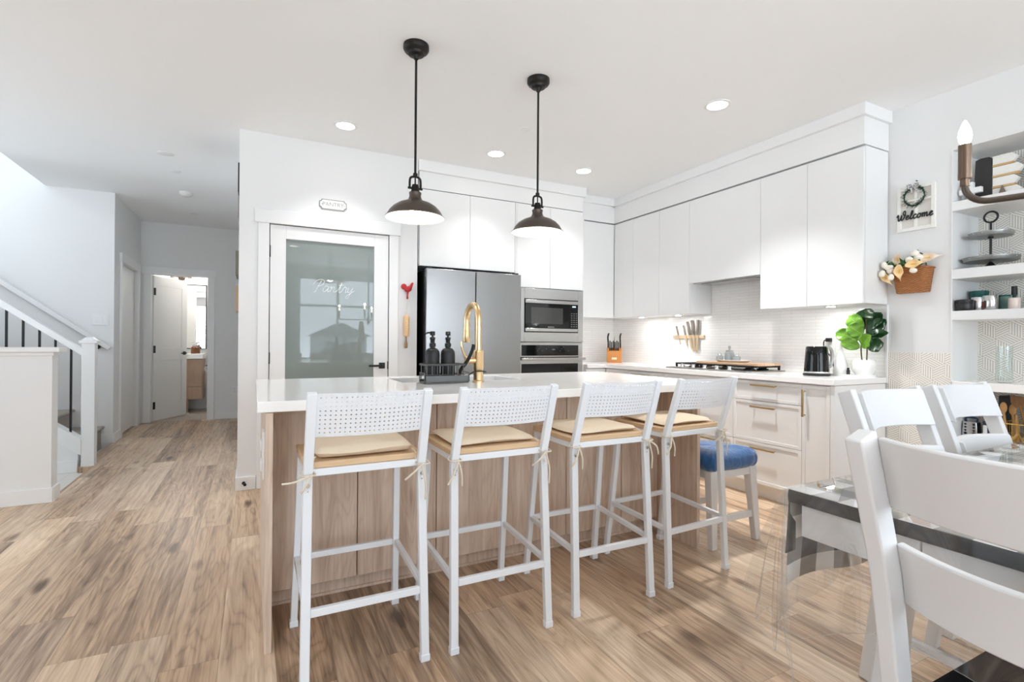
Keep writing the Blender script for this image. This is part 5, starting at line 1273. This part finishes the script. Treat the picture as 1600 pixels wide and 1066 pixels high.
h = n.m('MULTIPLY', n.m('ADD', wv, 1.0), n.m('ABSOLUTE', n.m('SINE', n.m('MULTIPLY', o[2], 150*PI))))
t_.links.new(n.mixc(n.m('ADD', n.m('MULTIPLY', h, .3), n.m('MULTIPLY', n.m('SUBTRACT', nz, .5), .8)), lin((146, 86, 40)), lin((222, 160, 98))), bb.inputs['Base Color']); bb.inputs['Roughness'].default_value = .6
t_.links.new(n.bump(h, .8, .003), bb.inputs['Normal']); WICK = m
def bk(u, v):
    a = PI*u; w = .088+.024*v; d = .075+.025*v
    e = .55
    cy_ = math.copysign(abs(math.cos(a))**e, math.cos(a)); sx_ = math.sin(a)**e if math.sin(a) > 1e-6 else 0
    return (3.8985-d*sx_, 1.790+w*cy_, 1.482+v*.165+.008*math.cos(a)*v)
b = B(); b.grid(bk, 40, 14); b.grid(lambda u, v: (3.8985-(3.8985-bk(u, 0)[0])*v, 1.79+(bk(u, 0)[1]-1.79)*v, 1.482), 40, 3); b.build('basket', WICK, fb, weld=True, solid=.004)
b = B(); b.tube([bk(u/40, 1.0) for u in range(41)], .006, 8); b.build('rim', WICK, fb)
b = B(); b.tube(catmull([(3.896, 1.82, 1.64), (3.892, 1.81, 1.71), (3.892, 1.78, 1.742), (3.892, 1.745, 1.735), (3.893, 1.725, 1.68), (3.896, 1.72, 1.64)], 6), .0035, 6); b.cyl((3.90, 1.772, 1.762), (3.885, 1.772, 1.762), .004, n=8); b.build('hanger', BRONZE, fb)
PET = mat('white_petal', (246, 240, 226), .6, vary=.05, vscale=60); CALLA = mat('cream_calla', (246, 216, 164), .55, vary=.08, vscale=40); CALLP = mat('pale_calla', (240, 222, 198), .6)
GREEN = mat('flower_green', (58, 104, 48), .6, vary=.25, vscale=60)
for (y, z, x, r) in ((1.920, 1.616, 3.775, .023), (1.915, 1.675, 3.79, .021), (1.900, 1.655, 3.80, .022), (1.882, 1.632, 3.80, .021), (1.888, 1.656, 3.80, .021), (1.784, 1.697, 3.82, .022), (1.757, 1.732, 3.84, .026), (1.733, 1.704, 3.83, .024), (1.866, 1.588, 3.775, .021), (1.743, 1.618, 3.785, .021)):
    b = B()
    tw = y*37.0
    for k in range(4):
        a = tw+k*2.1; q = r*(.14 if k else 0)
        b.ball((x-.002*k, y+q*math.cos(a), z+q*math.sin(a)), r*.72, r*.95, r*.72, 14, M=Matrix.Rotation(tw*1.7+k*.25, 4, 'X'))
    b.build('rose', PET, fb, weld=False)
def callaf(y, z, x, dy, dz, L, wdt, m):
    """trumpet flower: throat at (x,y,z), stem running off along (dy,dz)"""
    ax = Vector((0.12, dy, dz)).normalized(); n1 = Vector((-1, 0, 0.1)); n1 = (n1-ax*n1.dot(ax)).normalized(); s = ax.cross(n1)
    L *= 1.45; wdt *= 1.9
    def f(u, v):
        a = 2*v-1; w = wdt*(math.sin(PI*min(1, (u*.92+.04)))**.7 if u < .5 else max(.07, (1-(u-.5)/.42)) if u < .92 else .07)
        cup = (a*a-1)*.45*w*math.exp(-((u-.38)/.28)**2)+a*a*.05*w
        return Vector((x, y, z))+ax*(L*(u-.40))+s*(a*w*.5)+n1*(cup+.012*math.sin(PI*u)-.02*u*u)
    b = B(); b.grid(f, 20, 12); b.build('calla_lily', m, fb, solid=.0015, angle=80)
    b = B(); q = Vector((x, y, z))-n1*.004; b.tube([q+ax*(L*.12), q-ax*(L*.10)+n1*.006], [.0035, .003], 6); b.build('spadix', mat('spadix_yellow', (232, 190, 84), .6), fb)
callaf(1.819, 1.622, 3.772, .05, -1, .075, .032, CALLA); callaf(1.745, 1.660, 3.78, -1, .15, .075, .030, CALLA); callaf(1.908, 1.592, 3.785, -.6, -1, .075, .024, CALLA)
callaf(1.690, 1.698, 3.83, -1, .15, .085, .030, CALLP); callaf(1.868, 1.712, 3.85, .3, -1, .07, .030, CALLP)
b = B(); rr = random.Random(11)
for k in range(46):
    c = Vector((3.85+rr.uniform(-.04, .03), rr.uniform(1.72, 1.93), 1.645+rr.uniform(0, .055))); d = Vector((rr.gauss(0, .4), rr.gauss(0, .8), rr.uniform(.2, 1))).normalized()*.03; s = d.cross(Vector((1, .2, .1))).normalized()*.009
    v = [b.bm.verts.new(c-d*.6), b.bm.verts.new(c+s), b.bm.verts.new(c+d), b.bm.verts.new(c-s)]; b.bm.faces.new(v)
b.build('foliage', GREEN, fb)

# ================================================================== NICHE SHELVES
z = 2.036
b = B(); b.prism([(-.048, 0), (.048, 0), (.044, .255), (.030, .268), (-.010, .270), (-.036, .262)], -.012, .012, 'xz', M=Matrix.Translation((4.05, 1.492, z)) @ Matrix.Rotation(-PI/2, 4, 'Z')); tag(b.build('display_board', mat('charcoal_board', (46, 43, 42), .55), bevel=.004), 'tall charcoal board with a rounded top on the top shelf of the niche', 'board')
b = B(); b.box(3.955, 3.985, 1.508, 1.538, z, z+.115); b.box(3.956, 3.984, 1.468, 1.578, z+.045, z+.078); tag(b.build('cross_ornament', TRIM, bevel=.002), 'small white wooden cross on the top shelf behind the candle arm', 'ornament')
sg = thing('slatted_ornament', 'white slatted wooden ornament with tan edges on the top shelf', 'ornament', (4.06, 1.38, z))
TAN = mat('tan_edge', (206, 170, 120), .6)
for k in range(4):
    zz = z+k*.066; a = (.0, .012, -.006, .02)[k]
    b = B(); b.prism([(1.445, zz+.012), (1.330+a, zz+.012), (1.310+a, zz+.040), (1.335+a, zz+.064), (1.445, zz+.064)], 4.04, 4.07, 'yz'); b.build('slat', SIGNW, sg, bevel=.002)
    b = B(); b.prism([(1.445, zz), (1.335+a, zz), (1.328+a, zz+.011), (1.445, zz+.011)], 4.038, 4.07, 'yz'); b.build('edge', TAN, sg)
b = B(); b.prism([(1.418, z+.006), (1.372, z+.006), (1.395, z+.075)], 4.025, 4.036, 'yz'); b.build('tree_cutout', mat('grey_cutout', (118, 108, 98), .6), sg)
b = B(); b.prism([(1.325, z+.16), (1.285, z+.11), (1.18, z+.11), (1.18, z+.27), (1.305, z+.27), (1.305, z+.20)], 4.10, 4.13, 'yz'); b.box(4.09, 4.14, 1.20, 1.26, z, z+.12); tag(b.build('dark_ornament', mat('dark_brown', (58, 40, 34), .5), bevel=.003), 'dark brown ornament at the right of the top shelf', 'ornament')
tt = thing('tiered_tray', 'two-tier galvanised metal tray with a black ring handle on the middle shelf', 'tiered tray', (4.07, 1.462, 1.613))
GALV = mat('galvanised', (150, 152, 150), .4, metal=.8, vary=.2, vscale=60)
c = (4.07, 1.462, 0)
b = B(); b.lathe([(0, 1.613), (.042, 1.613), (.040, 1.622), (.020, 1.640), (.008, 1.655), (0, 1.655)], c, 24); b.cyl((c[0], c[1], 1.65), (c[0], c[1], 1.905), .0065, n=12); b.lathe([(0, 1.802), (.015, 1.804), (.012, 1.818), (0, 1.82)], c, 14)
b.tube([(c[0], c[1]+.033*math.cos(2*PI*k/28), 1.936+.033*math.sin(2*PI*k/28)) for k in range(28)], .0058, 8, closed=True); b.build('stand', BLACK, tt)
for zz, r in ((1.66, .132), (1.812, .105)):
    b = B(); b.lathe([(0, zz), (r-.004, zz), (r, zz+.004), (r+.003, zz+.026), (r, zz+.026), (r-.004, zz+.006), (0, zz+.006)], c, 44); b.build('tray', GALV, tt)
    b = B()
    for k in range(14): b.ball((c[0]+(r+.003)*math.cos(2*PI*k/14), c[1]+(r+.003)*math.sin(2*PI*k/14), zz+.016), .004, n=8)
    b.build('beading', CHROME, tt)
z = 1.353
def jar(name, x, y, r, h, m, label, cat='candle', lid=None, lidh=.02, prof=None):
    b = B(); b.lathe(prof or [(0, 0), (r*.92, 0), (r, .006), (r, h-.004), (r*.96, h), (0, h)], (x, y, z), 32); o = tag(b.build(name, m), label, cat)
    if lid:
        b = B(); b.lathe([(0, h+.0005), (r*1.02, h+.0005), (r*1.02, h+lidh), (r*.95, h+lidh+.003), (0, h+lidh+.003)], (x, y, z), 32); b.build('lid', lid, o)
    return o
TEAL = mat('teal_glass', (28, 92, 84), .12); TEALL = mat('pale_teal_glass', (120, 158, 150), .12); SILV = mat('mercury_silver', (206, 205, 204), .15, metal=.9)
jar('tin', 3.945, 1.542, .043, .05, mat('black_tin', (34, 33, 34), .35), 'low black tin at the left end of the bottom niche shelf', 'tin', BLACK, .016)
jar('candle_jar', 4.12, 1.535, .045, .118, TEAL, 'dark teal glass candle jar behind the black tin', 'candle', prof=[(0, 0), (.044, 0), (.046, .08), (.043, .095), (.046, .105), (.049, .13), (.046, .132), (.042, .11), (0, .11)])
jar('candle_jar', 4.02, 1.505, .032, .085, SILV, 'slim silver candle holder between the black tin and the wider silver one', 'candle')
s2 = jar('candle_jar', 4.03, 1.448, .037, .092, SILV, 'wide silver candle holder in the middle of the bottom niche shelf', 'candle')
b = B(); b.lathe([(.0376, .015), (.0378, .016), (.0378, .055), (.0376, .056)], (4.03, 1.448, z), 32); 
b.bm.faces.ensure_lookup_table()
bmesh.ops.delete(b.bm, geom=[f for f in b.bm.faces if not (f.calc_center_median().y > 1.460 and f.calc_center_median().x < 4.02)], context='FACES')
b.build('label_patch', mat('label_red', (150, 66, 48), .5), s2)
jar('candle_jar', 4.14, 1.405, .042, .088, TEALL, 'pale teal glass jar right of the silver candle', 'jar', TEAL, .006)
pb = jar('perfume_bottle', 4.06, 1.348, .028, .072, mat('pink_glass', (228, 210, 200), .1), 'pale pink glass bottle with a black cap on the bottom niche shelf', 'bottle')
b = B(); b.cyl((4.06, 1.348, z+.0725), (4.06, 1.348, z+.092), .008); b.cyl((4.06, 1.348, z+.090), (4.06, 1.348, z+.142), .0135, n=20); b.build('cap', BLACK, pb)
b = B(); b.lathe([(0, 0), (.036, 0), (.039, .004), (.0395, .222), (.0375, .222), (.0365, .02), (0, .018)], (4.06, 1.392, .914), 36); tag(b.build('glass_vase', GLASSV), 'tall clear glass vase on the niche counter', 'vase')
# open shelf under the niche counter
z = .545
gr = thing('box_grater', 'steel box grater with rows of round holes on the low open shelf', 'grater', (4.06, 1.545, z))
b = B(); b.prism([(1.505, z), (1.588, z), (1.582, z+.112), (1.512, z+.112)], 4.03, 4.09, 'yz'); b.build('body', STEEL, gr, bevel=.004)
b = B()
for i in range(2):
    for j in range(5):
        yy = 1.525+i*.042; zz = z+.02+j*.019; r = .008 if j < 2 else .006
        b.cyl((4.0285, yy, zz), (4.031, yy, zz), r, n=12)
b.build('holes', BLACK, gr)
b = B(); b.tube(catmull([(4.06, 1.52, z+.112), (4.06, 1.522, z+.135), (4.06, 1.572, z+.135), (4.06, 1.574, z+.112)], 5), .006, 8); b.build('handle', mat('navy_plastic', (38, 52, 78), .4), gr)
b = B(); b.box(4.04, 4.18, 1.44, 1.485, z, z+.125); o = tag(b.build('storage_tin', mat('navy_tin', (40, 56, 84), .4), bevel=.003), 'navy blue tin with a pale side beside the box grater', 'tin')
b = B(); b.box(4.036, 4.0395, 1.462, 1.482, z+.004, z+.10); b.build('label_strip', TRIM, o)
bs = thing('utensil_basket', 'gold wire basket of wooden kitchen utensils on the low open shelf', 'basket', (4.05, 1.27, z))
b = B(); GW = mat('gold_wire', (206, 172, 104), .35, metal=.9)
bx0, bx1, by0, by1 = 3.955, 4.15, 1.16, 1.385
for zz in (z+.003, z+.06, z+.135): b.tube([(bx0, by0, zz), (bx1, by0, zz), (bx1, by1, zz), (bx0, by1, zz)], .0035, 6, closed=True)
for k in range(8):
    yy = by0+k*(by1-by0)/7
    for xx in (bx0, bx1): b.cyl((xx, yy, z), (xx, yy, z+.135), .0022, n=6)
for k in range(1, 6):
    xx = bx0+k*(bx1-bx0)/6
    for yy in (by0, by1): b.cyl((xx, yy, z), (xx, yy, z+.135), .0022, n=6)
    b.cyl((xx, by0, z+.003), (xx, by1, z+.003), .0022, n=6)
b.build('wire_frame', GW, bs)
UT = wood('utensil_wood', [(0, lin((150, 108, 62))), (.5, lin((196, 150, 92))), (1, lin((222, 182, 128)))], 'z', 'y', rough=.5, fine=.4, rings=.3)
UTD = wood('utensil_dark', [(0, lin((98, 66, 34))), (1, lin((158, 114, 66)))], 'z', 'y', rough=.5)
US = [(4.03, 1.372, 1.384, .80, UT, 'spoon', 'wooden spoon leaning at the left of the gold wire basket'), (4.06, 1.345, 1.352, .79, UT, 'spoon', 'wooden spoon second from the left in the gold wire basket'),
      (4.03, 1.322, 1.326, .775, UT, 'stick', 'slim pale wooden stick in the gold wire basket'), (4.02, 1.275, 1.305, .845, UTD, 'spatula', 'dark slotted wooden spatula standing tallest in the gold wire basket'), (4.09, 1.245, 1.235, .80, UT, 'spoon', 'wooden spoon at the right of the gold wire basket')]
for (x, ya, yb, zt, m, kind, lb) in US:
    t = thing('wooden_%s' % kind, lb, 'utensil', (x, ya, z+.006))
    b = B(); b.tube([(x, ya, z+.006), (x+.005, (ya+yb)/2, (z+zt)/2), (x, yb, zt-.06)], .0065, 8); b.build('handle', m, t)
    b = B()
    if kind == 'spoon': b.ball((x, yb, zt-.035), .007, .019, .034, 12)
    elif kind == 'stick': b.ball((x, yb, zt-.055), .0065, .0065, .012, 8)
    else:
        b.prism([(yb-.02, zt-.075), (yb+.02, zt-.075), (yb+.042, zt-.045), (yb+.045, zt), (yb-.045, zt-.008), (yb-.042, zt-.045)], x-.004, x+.004, 'yz')
        for k in range(4): b.box(x-.0055, x-.0042, yb-.03+k*.017, yb-.023+k*.017, zt-.05, zt-.012)
    b.build('head', m, t, bevel=.002)
b = B(); b.box(4.10, 4.23, 1.395, 1.432, z, z+.285); tag(b.build('storage_box', BLACK, bevel=.003), 'black upright box behind the gold wire basket', 'box')
b = B(); b.lathe([(0, 0), (.040, 0), (.044, .01), (.046, .10), (.042, .20), (.035, .215), (0, .22)], (4.204, 1.24, z), 24); tag(b.build('woven_jar', mat('dark_woven', (84, 78, 76), .9, bump=.8, bscale=160, vary=.4, vscale=90)), 'dark woven jar at the back of the low open shelf', 'jar')
b = B(); b.tube([(3.93, 1.335, z+.006), (3.935, 1.285, z+.085)], .008, 8); b.tube([(3.94, 1.30, z+.006), (3.935, 1.285, z+.085), (3.94, 1.25, z+.006)], .006, 8); tag(b.build('folding_stand', GW), 'small gold folding stand in front of the wire basket', 'stand')

# ================================================================== BATHROOM
va = thing('bathroom_vanity', 'floating oak bathroom vanity with a white top seen through the doorway', 'vanity', (-1.1, 9.57, .2))
b = B(); b.box(-1.55, -.705, 9.345, 9.81, .205, .838); b.build('carcass', VANW, va)
for x0, x1 in ((-1.55, -1.13), (-1.13, -.705)):
    b = B(); b.box(x0+.002, x1-.002, 9.325, 9.345, .405, .836); b.build('door', VANW, va, bevel=.001)
b = B(); b.box(-1.548, -.707, 9.325, 9.345, .207, .400); b.build('drawer', VANW, va, bevel=.001)
b = B(); b.box(-1.54, -.90, 9.42, 9.45, 0, .205); b.build('support_panel', VANW, va)
b = B(); b.box(-1.57, -.695, 9.31, 9.815, .838, .915); b.build('basin_top', PORC, va, bevel=.006)
fx = B(); fx.lathe([(0, .915), (.022, .915), (.020, .93), (.014, .935), (.014, 1.03), (0, 1.032)], (-1.0, 9.66, 0), 20); fx.tube(catmull([(-1.0, 9.66, 1.02), (-1.0, 9.62, 1.05), (-1.0, 9.56, 1.03)], 5), .010, 8); fx.tube([(-1.0, 9.665, 1.03), (-.985, 9.68, 1.075)], .006, 8)
tag(fx.build('basin_faucet', CHROME), 'chrome basin faucet on the bathroom vanity', 'faucet')
AMB = mat('amber_glass', (96, 58, 32), .15)
for x, y, lb in ((-.845, 9.56, 'front amber soap bottle on the bathroom vanity'), (-.800, 9.66, 'rear amber soap bottle on the bathroom vanity, by the mirror')):
    t = thing('amber_bottle', lb, 'bottle', (x, y, .915), .4, 'amber bottles on the vanity')
    b = B(); b.lathe([(0, 0), (.036, 0), (.038, .005), (.038, .085), (.03, .105), (.014, .115), (.014, .125), (0, .125)], (0, 0, 0), 24); b.build('bottle_body', AMB, t, local=True)
    b = B(); b.lathe([(0, .1245), (.017, .1245), (.017, .145), (.005, .148), (.005, .17), (.012, .172), (.012, .182), (0, .183)], (0, 0, 0), 14); b.tube([(0, 0, .178), (-.04, 0, .176)], .004, 6); b.build('pump', CHROME, t, local=True)
mi = thing('bathroom_mirror', 'black-framed mirror above the bathroom vanity', 'mirror', (-1.0, 9.81, .985))
b = B(); x0, x1, z0, z1 = -1.32, -.683, .985, 2.04
for q in ((x0, x0+.014, z0, z1), (x1-.014, x1, z0, z1), (x0, x1, z0, z0+.014), (x0, x1, z1-.014, z1)): b.box(q[0], q[1], 9.79, 9.819, q[2], q[3])
b.build('frame', BLACK, mi)
b = B(); b.box(x0+.012, x1-.012, 9.80, 9.815, z0+.012, z1-.012); b.build('mirror_glass', mat('mirror', (246, 247, 247), .01, metal=1.0), mi)
vl = thing('vanity_light', 'bronze wall light with small arms above the bathroom mirror', 'wall light', (-1.04, 9.75, 2.13))
b = B(); b.cyl((-1.04, 9.819, 2.15), (-1.04, 9.795, 2.15), .05); b.bar((-1.16, 9.74, 2.15), (-.92, 9.74, 2.15), .02, .02); b.tube([(-1.04, 9.80, 2.15), (-1.04, 9.74, 2.15)], .01); b.lathe([(0, 2.10), (.012, 2.10), (.035, 2.13), (.045, 2.165), (.0, 2.17)], (-1.04, 9.74, 0), 20)
for x in (-1.16, -.92): b.cyl((x, 9.74, 2.13), (x, 9.74, 2.175), .026)
b.build('fixture', BRONZE, vl)
b = B()
for x in (-1.16, -.92): b.lathe([(0, 2.175), (.018, 2.18), (.034, 2.21), (.03, 2.25), (0, 2.265)], (x, 9.74, 0), 18)
b.build('bulb', mat('vanity_glow', (255, 244, 226), .4, emit=9), vl)
bulb_light('vanity_bulb_light', (0, -.25, .2), 30, (1, .95, .9), .08, parent=vl)
ph = thing('paper_holder', 'black toilet paper holder on the bathroom wall beside the vanity', 'paper holder', (-.55, 8.95, .75))
b = B(); b.cyl((-.5205, 8.90, .75), (-.54, 8.90, .75), .024); b.tube([(-.53, 8.90, .75), (-.60, 8.90, .75), (-.60, 8.905, .70), (-.60, 9.03, .70)], .008, 8); b.prism([(-.60, .735), (-.635, .75), (-.60, .765)], 8.885, 8.915, 'xz'); b.build('arm', BLACK, ph)
b = B(); b.lathe([(.018, 0), (.052, 0), (.052, .10), (.018, .10)], (0, 0, 0), 24, closed=True, M=Matrix.Translation((-.60, 9.015, .70)) @ Matrix.Rotation(PI/2, 4, 'X')); tag(b.build('paper_roll', mat('paper_white', (240, 240, 238), .9)), 'white toilet paper roll on its black holder', 'paper roll')

# ================================================================== BEHIND THE CAMERA: CURTAIN, GARDEN, HOUSE OPPOSITE
b = B(); b.grid(lambda u, v: (.42+u*.42, -2.93+.028*math.sin(u*34), .02+v*2.55), 60, 4); tag(b.build('curtain', mat('pale_curtain', (206, 216, 222), .9), solid=.003), 'pale curtain at the left of the rear window, behind the viewer', 'curtain')
ho = thing('neighbouring_house', 'grey gabled house opposite, mirrored in the pantry glass', 'house', (8.0, -47, -1.5))
b = B(); b.box(5.6, 10.5, -51, -45, -1.5, 1.62); b.build('wall', mat('house_siding', (128, 134, 136), .8), ho)
b = B(); b.prism([(5.2, 1.58), (10.9, 1.58), (8.05, 2.95)], -51.3, -44.7, 'xz'); b.build('roof', mat('house_roof', (78, 80, 84), .8), ho)
for x in (6.4, 8.7):
    b = B(); b.box(x, x+1.0, -45.0+.0, -44.95, -.2, 1.0); b.build('window', mat('house_window', (60, 70, 80), .1), ho)
